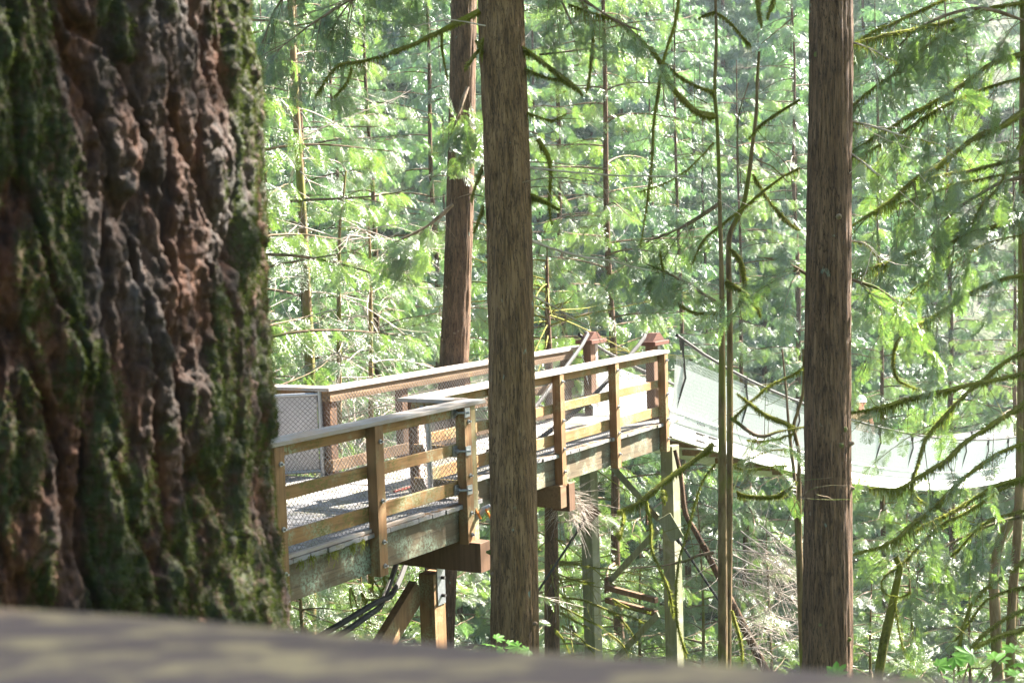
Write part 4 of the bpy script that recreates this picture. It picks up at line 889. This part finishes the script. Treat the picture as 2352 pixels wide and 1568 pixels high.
# the tree at the right edge and its long mossy limbs
F_, qf = standing('cedar_tree', 'mossy cedar at the right edge whose long curved limbs sweep down across the view', [(2400, 1560, 12.5), (2392, 900, 12.5), (2385, 300, 12.5), (2380, -300, 12.5), (2372, -2400, 13.2)], [.15, .14, .13, .125, .08], M['stem'], amp=.006, na=60)
topcrown(F_, qf[-1], 30, 4.6, 4.8, 12.5, seed=7, az=2.7)
for cv, pts, d1, wd, mo, hg, tw, fr in (
    (c6, [(1340, 10), (1150, 40), (1000, 90), (850, 130), (700, 160), (560, 190), (490, 215)], 11.6, (22, 24, 14), 1, .2, 5, 5),
    (c6, [(980, -40), (930, 0), (800, 60), (690, 110), (600, 150), (490, 215)], 11.8, (16, 8), 1, .1, 5, 5),
    (c6, [(1110, 75), (960, 150), (860, 220), (740, 290), (700, 350), (600, 420), (490, 510)], 11.8, (22, 18, 6), .9, .1, 5, 5),
    (c6, [(1340, 250), (1180, 300), (1080, 370), (980, 440), (850, 510), (760, 560), (690, 610), (580, 670), (490, 735)], 11.8, (28, 26, 20, 10), 1, .2, 4, 5),
    (c6, [(1340, 365), (1150, 420), (1000, 480), (880, 540), (760, 620), (640, 690), (520, 750)], 12, (16, 14, 8), 1, .2, 5, 5),
    (c6, [(1340, 520), (1230, 600), (1110, 650), (1010, 720), (900, 810), (800, 860), (700, 950), (600, 1020), (490, 1090)], 11.7, (34, 30, 24, 12), 1, .3, 4, 5),
    (c6, [(1340, 755), (1150, 800), (1050, 825), (930, 840), (850, 860), (780, 880)], 12, (20, 10), 1, .3, 5, 5),
    (c6, [(1340, 815), (1130, 860), (980, 890), (850, 940), (700, 990), (600, 1030)], 12.2, (14, 6), .8, .1, 5, 4),
    (c6, [(1340, 1055), (1180, 1090), (1050, 1130), (940, 1180), (800, 1215), (650, 1270), (490, 1320)], 11.7, (24, 22, 12), 1, .4, 5, 5),
    (c6, [(1340, 1315), (1180, 1360), (1050, 1420), (940, 1490), (860, 1540), (800, 1568)], 12, (22, 12), 1, .5, 5, 5),
    (c6, [(1340, 1125), (1150, 1170), (1000, 1250), (900, 1330), (790, 1400), (700, 1510)], 12.2, (9, 5), .3, 0, 6, 4),
    (c6, [(1340, 600), (1280, 740), (1200, 900), (1120, 980), (1070, 1080)], 12, (26, 16, 7), .8, .2, 4, 3),
    (c5, [(1760, 10), (1700, 20), (1600, 30), (1550, 100), (1530, 200), (1545, 320), (1600, 370), (1700, 410)], 12.2, (22, 26, 20, 12), 1, .4, 2, 0),
    (c5, [(2370, 150), (2220, 240), (2100, 340), (2020, 400), (1900, 520), (1780, 650), (1720, 740), (1690, 850), (1650, 960), (1645, 1030)], 11.8, (34, 30, 24, 14), 1, .5, 3, 3),
    (c5, [(2370, 295), (2180, 340), (2020, 370), (1850, 410), (1680, 450), (1500, 500), (1380, 530), (1255, 550)], 11.3, (30, 30, 26, 20), 1, .5, 5, 1),
    (c5, [(2370, 480), (2200, 590), (2080, 670), (1960, 750), (1860, 850), (1740, 920), (1640, 985), (1550, 1030), (1380, 1020)], 11.6, (38, 32, 26, 12), 1, .6, 4, 2),
    (c5, [(2370, 730), (2200, 800), (2080, 880), (1960, 970), (1850, 1080), (1740, 1180), (1650, 1250), (1560, 1330), (1450, 1390), (1350, 1415), (1255, 1450)], 11.3, (26, 26, 26, 14), 1, .5, 4, 1),
    (c5, [(2370, 955), (2200, 1000), (2050, 1080), (1900, 1170), (1780, 1230), (1700, 1270), (1600, 1360)], 12, (28, 22, 10), 1, .5, 5, 1),
    (c5, [(1645, 1030), (1690, 1090), (1750, 1130), (1830, 1135)], 11.8, (16, 10), 1, .6, 3, 0),
    (c3, [(2270, 15), (2100, 90), (1950, 200), (1800, 290), (1650, 360), (1530, 460), (1420, 580), (1340, 670)], 12, (34, 26, 20), .9, .3, 5, 1),
    (c3, [(2270, 265), (2100, 300), (1980, 350), (1880, 430), (1760, 560), (1640, 680), (1570, 750), (1535, 830)], 12.2, (22, 12), .8, .1, 5, 1),
    (c3, [(2270, 630), (2150, 730), (2000, 830), (1880, 950), (1820, 1080), (1780, 1200), (1760, 1350), (1770, 1500)], 12, (36, 30, 20), .9, .3, 5, 0),
    (c3, [(2270, 835), (2100, 880), (1950, 960), (1880, 1060), (1800, 1160), (1740, 1240)], 12.2, (18, 12), .8, .1, 5, 0),
    (c3, [(2270, 1005), (2150, 1060), (2000, 1160), (1900, 1250), (1830, 1330)], 12, (30, 22), 1, .3, 4, 0),
    (c3, [(2270, 1155), (2100, 1200), (1950, 1260), (1880, 1300)], 11.8, (38, 34), 1, .4, 3, 0)):
    limb(F_, *pix_path(cv, pts, 12.4, d1, wd), mo, hg, tw, fr, fs=.24, frhang=.7, twL=.45)
for root_, pts, d0_, fr_ in ((A_, [(1120, -140), (900, -50), (740, 40), (630, 120)], 12.2, 7), (A_, [(1100, -170), (880, -80), (800, 10), (750, 90)], 12.4, 5), (A_, [(1090, -220), (760, -120), (640, 10), (590, 150)], 12.5, 9), (B_, [(1075, 200), (1060, 240), (1040, 300)], 20.5, 14),
                       (A_, [(1170, -160), (1290, -40), (1420, 50), (1510, 80)], 12.2, 5), (A_, [(1180, -200), (1260, -60), (1320, 70)], 12.3, 5), (D_, [(1650, 470), (1570, 520), (1470, 560)], 13.2, 11), (D_, [(1655, 700), (1560, 640), (1470, 600)], 13.3, 11),
                       (C_, [(1870, 640), (1800, 600), (1740, 590)], 11.3, 9), (C_, [(1950, 640), (2010, 660), (2060, 690)], 11.2, 9), (D_, [(1680, 960), (1740, 1000), (1800, 990)], 13.2, 6), (B_, [(1040, 470), (980, 520), (900, 560)], 20.5, 8), (F_, [(2390, 60), (2250, 20), (2120, 60), (2020, 150)], 12.2, 8), (F_, [(2390, 400), (2300, 420), (2200, 480), (2120, 560)], 12.5, 8), (F_, [(2390, 1180), (2290, 1200), (2180, 1250), (2090, 1330)], 12.6, 8)):
    limb(root_, *pix_path(cD, pts, d0_, d0_ - .3, (13, 6)), 0, 0, 3, fr_, fs=.24 if d0_ < 19 else .4, frhang=.6)
# standing dead mossy stem at the lower right, leaning grey stem and young trunk beyond
G_, _ = standing('dead_tree', 'crooked mossy dead stem standing right of the dark cedar near the bottom', [(*c3(1160, 1500), 12.8)] + [(*c3(x, y), 12.8) for x, y in ((1200, 1260), (1240, 1080), (1270, 950), (1300, 800), (1320, 700), (1290, 620))], [.05, .042, .034, .034, .036, .036, .018], M['mossy'], cat='dead tree', amp=.004, na=24)
for pts, wd in (([(1275, 900), (1300, 1100), (1340, 1280), (1400, 1400)], (14, 9)), ([(1310, 700), (1200, 760), (1180, 850), (1230, 900), (1320, 920), (1400, 880)], (12, 6))): limb(G_, *pix_path(c3, pts, 12.8, 12.6, wd), .8, .2, 3)
H_, _ = standing('slender_tree', 'grey leaning stem low at the right behind the sweeping limbs', [(*c3(2050, 1300), 20)] + [(*c3(x, y), 20) for x, y in ((2030, 850), (2030, 750), (2060, 560), (2120, 400), (2257, 200))], [.09, .08, .075, .07, .06, .05], M['stem'], amp=.004, na=24)
I_, qi = standing('slender_tree', 'thin dark brown trunk at the lower right edge', [(*c3(2150, 1568), 17)] + [(*c3(x, y), 17) for x, y in ((2154, 1300), (2170, 900), (2215, 300), (2238, -800), (2245, -3000))], [.055, .05, .048, .045, .04, .03], M['stem'], amp=.003, na=24)
J_, _ = standing('slender_tree', 'crooked reddish brown stem leaning behind the steel tower legs', [(*c4(1300, 840), 17)] + [(*c4(x, y), 17) for x, y in ((1270, 780), (1220, 680), (1150, 550), (1080, 420), (1050, 180), (1010, 0))], [.06, .055, .05, .045, .04, .03, .02], M['cedar'], amp=.003, na=24)

topcrown(I_, (6.0, 17.0), 34, 4.4, 5.0, 13, seed=17)
# ------------------------------------------------------------------ brush, low limbs and plants
def brush(name, label, cat, cv, lines, d, mat, wd, tw=8, twL=.5, hang=0, mossy=0, fr=0):
    q0 = pix_path(cv, lines[0], d, d, (wd, wd))[0][0]; root = thing(name, label, cat, (q0[0], q0[1], gz(q0[0], q0[1])))
    for k, pts in enumerate(lines):
        dd = d + rng.uniform(-.5, .5); path, rad = pix_path(cv, pts, dd, dd + rng.uniform(-.6, .6), (wd, wd * .45)); rr = rad * rng.uniform(.6, 1.1)
        limb(root, path, rr, mossy, hang, tw, fr, mat=mat, twL=twL)
    return root
brush('fallen_branch', 'tangle of bleached dead branches catching the sun between the thin stems and the dark cedar', 'dead branches', c3,
      [[(90, 500), (250, 590), (400, 680), (490, 740)], [(60, 560), (300, 590), (540, 620)], [(60, 600), (200, 670), (330, 720), (560, 760)], [(60, 770), (200, 810), (300, 840), (400, 880), (560, 950)], [(60, 830), (200, 900), (310, 1000), (400, 1060)],
       [(210, 1120), (330, 1160), (410, 1200)], [(260, 370), (380, 470), (540, 600)], [(400, 1070), (470, 1085), (560, 1080)], [(60, 700), (250, 715), (560, 705)], [(40, 1180), (160, 1120), (340, 1010)], [(80, 1270), (240, 1200), (420, 1140)], [(60, 1340), (220, 1300), (400, 1330)], [(120, 420), (300, 560), (480, 720)], [(-100, 620), (60, 700), (220, 800)], [(-120, 980), (60, 1060), (260, 1080)]], 16, M['dead'], 17, tw=20, twL=.7)
brush('dead_treetop', 'hanging mop of pale dead twigs beside the front cedar under the fascia', 'dead branches', c4,
      [[(175, 250), (250, 260), (330, 330), (380, 420)], [(190, 300), (280, 380), (340, 470)], [(180, 270), (230, 330), (250, 420)], [(230, 260), (320, 290), (400, 380)]], 20, M['dead'], 9, tw=75, twL=.45)
brush('mossy_shrub', 'fan of green mossy lower limbs between the front cedar and the steel tower', 'shrub', c4,
      [[(250, 985), (400, 1010), (500, 1050), (620, 1110), (700, 1200), (760, 1290)], [(240, 1050), (380, 1120), (520, 1190)], [(240, 1090), (340, 1150), (430, 1190)], [(250, 1180), (330, 1230), (400, 1290), (470, 1370)], [(560, 1080), (640, 1100), (740, 1130), (800, 1160)], [(200, 1200), (270, 1290), (300, 1370)],
       [(280, 860), (370, 880), (470, 890)], [(230, 750), (360, 770), (480, 790), (600, 800)], [(590, 1000), (700, 1060), (850, 1090)], [(560, 1230), (650, 1300), (700, 1380)]], 22, M['mossy'], 20, tw=5, mossy=.5, hang=.4)
brush('mossy_shrub', 'tangle of mossy green twigs showing under the platform between its timber posts', 'shrub', mkcv(1080, 2200, 3.267),
      [[(1050, 480), (1100, 600), (1160, 800), (1180, 900)], [(1200, 560), (1250, 700), (1150, 950)], [(1330, 420), (1380, 600), (1500, 560)], [(1500, 330), (1620, 400), (1700, 460)], [(1620, 200), (1670, 300), (1700, 370)], [(1040, 500), (1060, 700), (1130, 940)], [(1200, 640), (1350, 640), (1560, 610)], [(1300, 330), (1420, 480), (1480, 600)], [(1480, 340), (1500, 450), (1440, 560)], [(1600, 1030), (1680, 760), (1740, 900)]], 19, M['mossy'], 30, tw=6, mossy=.5, hang=.3)
def maple(label, spots, d, size):
    root = thing('maple_plant', label, 'plant', tuple(np.array([*P(spots[0][0], 1700, d)[:2], gz(*P(spots[0][0], 1700, d)[:2])]))); st = MB(); q = MB()
    outline = []
    for k in range(7):
        a = (k - 3) * .62; L = (1.0, .92, .7, .45)[abs(k - 3)]; outline.append((math.sin(a - .31) * .62 * L, math.cos(a - .31) * .62 * L)); outline.append((math.sin(a - .17) * .80 * L, math.cos(a - .17) * .80 * L)); outline.append((math.sin(a) * L, math.cos(a) * L)); outline.append((math.sin(a + .17) * .80 * L, math.cos(a + .17) * .80 * L))
    outline.append((.1, -.05)); n_ = len(outline); base = P(spots[0][0], 1760, d)
    for (x, y) in spots:
        c = P(x, y, d + rng.uniform(-.3, .3)); s_ = size * rng.uniform(.7, 1.2); a = rng.uniform(0, 6.3); nrm = np.array([rng.normal(0, .35), rng.normal(0, .35) - .35, 1.]); nrm /= np.linalg.norm(nrm); u = np.cross(nrm, [math.cos(a), math.sin(a), 0]); u /= np.linalg.norm(u); v = np.cross(nrm, u)
        pts = [c + (u * ox + v * oy) * s_ - nrm * (ox * ox + oy * oy) * s_ * .18 for ox, oy in outline]; k0 = len(pts)
        q.add([c] + pts, [(0, i + 1, (i + 1) % n_ + 1) for i in range(n_)]); st.tube(spline(np.array([base, (base + c) / 2 + [0, 0, .1], c]), .1), [.003] * len(spline(np.array([base, (base + c) / 2 + [0, 0, .1], c]), .1)), 4)
    child(st, 'stem', M['twig'], root); child(q, 'leaves', M['maple'], root)
maple('few bright green maple leaves poking up at the foot of the front cedar', [(1140, 1466), (1168, 1478), (1190, 1484), (1215, 1492), (1155, 1490), (1132, 1480)], 6, .055)
maple('soft green maple leaves spreading along the bottom right corner', [(x + rng.uniform(-20, 20), y + rng.uniform(-14, 14)) for x, y in [(2190, 1510), (2240, 1500), (2290, 1505), (2330, 1498), (2150, 1540), (2210, 1550), (2270, 1545), (2330, 1540), (2090, 1560), (2050, 1566), (2345, 1520), (2180, 1570), (1960, 1562), (1900, 1556), (2000, 1572), (2300, 1580), (2240, 1585)]], 5, .065)

# ------------------------------------------------------------------ the forest
def frond_tree(kind, seed):
    root = bpy.data.objects.new('conifer_tree', None); COL.objects.link(root); root.empty_display_size = .5
    if kind == 'tall':   make_conifer(root, (M['cedar'], M['twig'], M['leaf_teal']), 30, .16, 2.0, 29, 100, 3.9, .5, FR_MID, 6.5, seed=seed, hang=.55, deadn=20)
    if kind == 'cedar':  make_conifer(root, (M['cedar'], M['twig'], M['leaf']), 26, .15, 1.5, 25, 95, 3.5, .48, FR_MID, 6.5, seed=seed, hang=.75, deadn=14)
    if kind == 'young':  make_conifer(root, (M['stem'], M['twig'], M['leaf']), 9, .08, .6, 8.7, 46, 2.2, .42, FR_MID, 8, seed=seed, hang=.3, deadn=8)
    if kind == 'far':    make_conifer(root, (M['cedar'], M['twig'], M['leaf_far']), 30, .15, 1.0, 29.5, 120, 3.9, .7, FR_FAR, 5.5, seed=seed, hang=.5)
    return root
protos = {'tall': [frond_tree('tall', 1), frond_tree('tall', 2)], 'cedar': [frond_tree('cedar', 3), frond_tree('cedar', 4)], 'young': [frond_tree('young', 5), frond_tree('young', 6)]}
used = set(); cnt = {'tall': 0, 'cedar': 0, 'young': 0}
GRP = {'tall': 'tall conifers beyond the walkway', 'cedar': 'drooping cedars in the background', 'young': 'young conifers on the slope below'}
def plant(kind, px, d, sc, label, top=None):
    k = cnt[kind]; cnt[kind] += 1; pr = protos[kind][k % 2]
    o = pr if id(pr) not in used else copy_tree(pr); used.add(id(pr)); q = P(px, 600, d); z = gz(q[0], q[1]) - .15
    o.location = (q[0], q[1], z); o.rotation_euler = (0, 0, k * 2.1 + px); s_ = sc if top is None else (P(px, top, d)[2] - z) / {'tall': 30, 'cedar': 26, 'young': 9}[kind]
    o.scale = (max(s_, .75),) * 2 + (s_,) if top is not None else (s_,) * 3
    tag(o, label, 'tree', GRP[kind]); return o
for kind, px, d, sc, lab in (
    ('cedar', 560, 23, 1.0, 'drooping cedar whose sprays hang out from behind the big mossy trunk'),
    ('tall', 700, 33, 1.0, 'tall conifer behind the thickest of the three thin trunks at left'),
    ('cedar', 860, 36, 1.0, 'bright drooping cedar behind the thin trunks and the back railing'),
    ('tall', 1000, 42, 1.05, 'tall blue green conifer seen left of the leaning cedar trunk'),
    ('cedar', 1140, 34, 1.0, 'drooping cedar showing between the leaning trunk and the front cedar'),
    ('tall', 1290, 44, 1.1, 'tall conifer just right of the front cedar, above the railing'),
    ('cedar', 1400, 33, 1.0, 'sunlit cedar with white edged sprays above the bridge towers'),
    ('tall', 1560, 47, 1.0, 'tall conifer behind the curved mossy sapling limbs'),
    ('cedar', 1700, 48, 1.05, 'yellow green cedar behind the pair of touching stems'),
    ('tall', 1830, 55, 1.1, 'tall shaded conifer across the gorge left of the dark cedar'),
    ('cedar', 2020, 50, 1.0, 'bright cedar beyond the bridge right of the dark cedar'),
    ('tall', 2180, 56, 1.1, 'tall conifer beyond the bridge behind the sweeping limbs'),
    ('cedar', 2330, 49, 1.0, 'cedar beyond the bridge at the right edge of the view'),
    ('tall', 780, 50, 1.1, 'tall dim conifer deep in the forest at left'),
    ('cedar', 620, 44, 1.1, 'dim cedar deep in the forest next to the mossy trunk')):
    plant(kind, px, d, sc, lab)
for px, d, top, lab in (
    (1120, 20, 1330, 'young conifer low in the gap left of the front cedar foot'), (1240, 26, 1180, 'young conifer below the walkway behind the brown trunk'),
    (1330, 27, 1130, 'young conifer behind the green steel leg farther left'), (1450, 28, 1150, 'young conifer framed between the two steel tower legs'),
    (1590, 27, 1130, 'young conifer right of the steel tower below the bridge end'), (1750, 27, 1190, 'young conifer behind the bleached dead branches'),
    (1990, 19, 1330, 'pale sunlit young conifer right of the dark cedar at the bottom'), (2080, 26, 1190, 'young conifer under the bridge right of the crooked mossy stem'),
    (2220, 22, 1280, 'yellow green young conifer low among the sweeping limbs'), (2330, 25, 1200, 'young conifer under the bridge at the right edge'),
    (800, 24, 1250, 'young conifer under the platform behind its timber posts'), (960, 26, 1100, 'young conifer beyond the deck behind the narrow gate'),
    (660, 22, 1000, 'young conifer beside the big trunk behind the back railing')):
    plant('young', px, d, 1, lab, top)
# far wood: one mass covering both banks
fp = frond_tree('far', 9); V = {}
for ch in children_of(fp):
    me = ch.data; v = np.zeros(len(me.vertices) * 3, np.float32); me.vertices.foreach_get('co', v); nl = np.zeros(len(me.loops), np.int32); me.loops.foreach_get('vertex_index', nl)
    tot = np.zeros(len(me.polygons), np.int32); me.polygons.foreach_get('loop_total', tot); V[ch.name.split('.')[0]] = (v.reshape(-1, 3).astype(float), nl[:].reshape(-1, 4) if (tot == 4).all() else None)
for ch in children_of(fp): bpy.data.objects.remove(ch)
bpy.data.objects.remove(fp)
pos, ang, sc = [], [], []
for row, (d, n_) in enumerate(((60, 9), (70, 11), (82, 12), (96, 13), (112, 13), (132, 13), (155, 13), (180, 13))):
    for k in range(n_):
        px = -100 + 2600 * (k + rng.uniform(.1, .9)) / n_; q = P(px, 600, d * rng.uniform(.95, 1.05)); pos.append((q[0], q[1], gz(q[0], q[1]) - .5)); ang.append(rng.uniform(0, 6.3)); sc.append(rng.uniform(.8, 1.15) * (1 if d < 100 else 1.3))
for k in range(16):     # the near bank behind and beside the viewer, seen only from other places
    a = 2.2 + 3.9 * k / 15; r_ = rng.uniform(26, 40); pos.append((r_ * math.sin(a), r_ * math.cos(a), gz(r_ * math.sin(a), r_ * math.cos(a)))); ang.append(rng.uniform(0, 6.3)); sc.append(1.0)
pos = np.array(pos); ang = np.array(ang); sc = np.array(sc)
Rz = np.stack([np.stack([np.cos(ang), np.sin(ang), 0 * ang], -1), np.stack([-np.sin(ang), np.cos(ang), 0 * ang], -1), np.tile([0, 0, 1.], (len(ang), 1))], 1)
for nm, mt_, nn_ in (('trunk', M['cedar'], 'distant_trunks'), ('crown', M['leaf_far'], 'distant_forest')):
    q = MB(); q.place(V[nm][0], V[nm][1], Rz, pos, sc); o = q.build(nn_, mt_); o['kind'] = 'stuff'
    if nm == 'trunk': tk = o
    else: tk.parent = o
# undergrowth of ferns and sprays over the slopes
u = MB(); N = 9000; dd = rng.uniform(9, 95, N) ** 1.0; px = rng.uniform(-200, 2600, N); pt = np.array([P(a, 600, b_) for a, b_ in zip(px, dd)]); pt[:, 2] = ground_z(pt[:, 0], pt[:, 1]) + rng.uniform(0, .5, N)
dr = rng.normal(0, 1, (N, 3)); dr[:, 2] = np.abs(dr[:, 2]); dr /= np.linalg.norm(dr, axis=1)[:, None]; put_fronds(u, pt, dr, rng.uniform(.7, 1.6, N), FR_FAR, -.1, .8); tag(u.build('undergrowth', M['leaf_far']), kind='stuff')

# trees added out of the picture at right to shade trunk, railing and walkway
K_, qk = standing('cedar_tree', 'thick crowned cedar added just outside the view to the right to shade the near railing', [(5600, 1500, 4.6), (5600, 0, 4.6), (5600, -3000, 4.6), (5600, -7000, 4.6)], [.2, .18, .15, .08], M['cedar'], amp=.006, seed=31)
topcrown(K_, (qk[1][0], qk[1][1]), 46, 3.0, 2.6, 9.5, seed=18)
s_ = copy_tree(protos['tall'][1]); s_.location = (13.0, 22.0, gz(13, 22)); s_.scale = (1.3, 1.3, 1); tag(s_, 'tall conifer added just outside the view to the right to shade the walkway', 'tree', GRP['tall'])

# ------------------------------------------------------------------ the person on the bridge
BRM = np.array(br.location)
pb = RW.T @ bl(12.2, .05, 0) + BRM
person = thing('person', 'person in a white cap and olive shirt standing on the bridge beside the dark cedar', 'person', tuple(pb))
def skin(name, joints, bones, mat, parent=person, sub=2):
    me = bpy.data.meshes.new(name); me.from_pydata([j[:3] for j in joints], bones, []); o = bpy.data.objects.new(name, me); COL.objects.link(o)
    sk = o.modifiers.new('s', 'SKIN'); o.modifiers.new('b', 'SUBSURF').levels = sub
    for i, j in enumerate(joints): me.skin_vertices[0].data[i].radius = (j[3], j[4] if len(j) > 4 else j[3])
    me.skin_vertices[0].data[0].use_root = True
    bpy.context.view_layer.update(); dg = bpy.context.evaluated_depsgraph_get(); m2 = bpy.data.meshes.new_from_object(o.evaluated_get(dg)); bpy.data.objects.remove(o)
    for p_ in m2.polygons: p_.use_smooth = True
    m2.materials.clear(); m2.materials.append(mat); o2 = bpy.data.objects.new(name, m2); COL.objects.link(o2); o2.parent = parent; return o2
# facing the camera and a little left; forearms resting on the hand cable at the left
J = [(0, 0, .95, .13, .10), (0, 0, 1.2, .125, .10), (0, .01, 1.40, .14, .09), (0, 0, 1.50, .055), (0, -.02, 1.58, .055), (0, -.03, 1.66, .085, .095), (0, -.03, 1.73, .07, .08),
     (-.18, 0, 1.42, .055), (-.30, -.10, 1.20, .042), (-.46, -.22, 1.12, .03), (-.54, -.27, 1.12, .028),
     (.18, 0, 1.42, .055), (.25, .02, 1.16, .042), (.24, -.12, .95, .03), (.24, -.17, .88, .028),
     (-.09, 0, .90, .09), (-.11, -.02, .5, .06), (-.11, .02, .08, .04), (-.11, -.14, .04, .035), (.09, 0, .90, .09), (.10, -.02, .5, .06), (.11, .02, .08, .04), (.12, -.14, .04, .035)]
Bn = [(0, 1), (1, 2), (2, 3), (3, 4), (4, 5), (5, 6), (2, 7), (7, 8), (8, 9), (9, 10), (2, 11), (11, 12), (12, 13), (13, 14), (0, 15), (15, 16), (16, 17), (17, 18), (0, 19), (19, 20), (20, 21), (21, 22)]
body = skin('body', J, Bn, M['skin'])
skin('shirt', [(0, 0, .93, .15, .125), (0, 0, 1.2, .148, .122), (0, .01, 1.40, .158, .108), (-.18, 0, 1.42, .072), (-.27, -.07, 1.27, .06), (.18, 0, 1.42, .072), (.225, .01, 1.27, .06), (0, 0, 1.475, .075)], [(0, 1), (1, 2), (2, 3), (3, 4), (2, 5), (5, 6), (2, 7)], M['shirt'])
skin('trousers', [(0, 0, .94, .155, .13), (-.09, 0, .86, .105), (-.11, -.02, .5, .08), (-.11, .02, .12, .06), (.09, 0, .86, .105), (.10, -.02, .5, .08), (.11, .02, .12, .06)], [(0, 1), (1, 2), (2, 3), (0, 4), (4, 5), (5, 6)], M['trousers'])
def ball(name, c, r, mat, par=person, lo=-9, n=14):
    q = MB(); th = np.linspace(0, np.pi, n); ph = np.linspace(0, 2 * np.pi, 2 * n, endpoint=False); T_, P_ = np.meshgrid(th, ph, indexing='ij')
    v = np.stack([c[0] + r[0] * np.sin(T_) * np.cos(P_), c[1] + r[1] * np.sin(T_) * np.sin(P_), np.maximum(c[2] + r[2] * np.cos(T_), lo)], -1); k = 2 * n; i = np.arange(n - 1)[:, None] * k; j = np.arange(k)[None]
    q.add(v.reshape(-1, 3), np.stack([i + j, i + (j + 1) % k, i + k + (j + 1) % k, i + k + j], -1).reshape(-1, 4)); return q.build(name, mat, par, True)
ball('hair', (0, .015, 1.69), (.098, .10, .115), M['hair'], lo=1.62)
hat = ball('hat', (0, 0, 1.715), (.118, .128, .13), M['hat'], lo=1.69)
q = MB(); q.tube([(0, -.02, 1.708), (0, -.02, 1.70)], [.122, .13], 20, True); q.build('brim', M['hat'], hat)
ball('nose', (0, -.125, 1.655), (.016, .025, .024), M['skin'], body, n=8)
for sx in (-1, 1):
    ball('eye', (sx * .034, -.113, 1.672), (.012, .008, .008), M['black'], body, n=6); ball('ear', (sx * .088, -.02, 1.66), (.012, .022, .034), M['skin'], body, n=8)
ball('mouth', (0, -.118, 1.615), (.026, .008, .006), M['red_paint'], body, n=6)
for (hx, hy, hz), dd_ in (((-.55, -.28, 1.12), (-.8, -.45, -.15)), ((.24, -.18, .87), (0, -.3, -.95))):
    d_ = np.array(dd_); d_ /= np.linalg.norm(d_); sd_ = np.cross(d_, [0, 0, 1.]) if abs(d_[2]) < .8 else np.array([1., 0, 0]); sd_ /= np.linalg.norm(sd_); b0 = np.array([hx, hy, hz]); jj = [(*b0, .026), (*(b0 + d_ * .05), .036, .018)]; bb = [(0, 1)]
    for k, (o_, l_) in enumerate(((-.03, .055), (-.01, .068), (.01, .072), (.03, .062))):
        a = b0 + d_ * .085 + sd_ * o_; jj += [(*a, .011), (*(a + d_ * l_ * .6), .009), (*(a + d_ * l_ - np.array([0, 0, .02])), .008)]; s0 = len(jj) - 3; bb += [(1, s0), (s0, s0 + 1), (s0 + 1, s0 + 2)]
    a = b0 + d_ * .03 - sd_ * .035; jj += [(*a, .012), (*(a + d_ * .035 - sd_ * .03), .01)]; bb += [(1, len(jj) - 2), (len(jj) - 2, len(jj) - 1)]
    skin('hand', jj, bb, M['skin'], body, 1)

# ------------------------------------------------------------------ forest air: faint bluish haze that fills the gorge
hz = MB(); hz.add([(-230, -70, -30), (250, -70, -30), (250, 270, -30), (-230, 270, -30), (-230, -70, 100), (250, -70, 100), (250, 270, 100), (-230, 270, 100)], [(3, 2, 1, 0), (4, 5, 6, 7), (0, 1, 5, 4), (1, 2, 6, 5), (2, 3, 7, 6), (3, 0, 4, 7)])
hm = bpy.data.materials.new('haze'); hm.use_nodes = True; n = hm.node_tree; n.nodes.remove(n.nodes['Principled BSDF']); pv = n.nodes.new('ShaderNodeVolumePrincipled')
pv.inputs['Color'].default_value = (0.86, 0.95, 1.0, 1); pv.inputs['Density'].default_value = 0.0003; pv.inputs['Anisotropy'].default_value = 0.3; n.links.new(pv.outputs[0], n.nodes['Material Output'].inputs['Volume'])
tag(hz.build('haze', hm), kind='stuff')
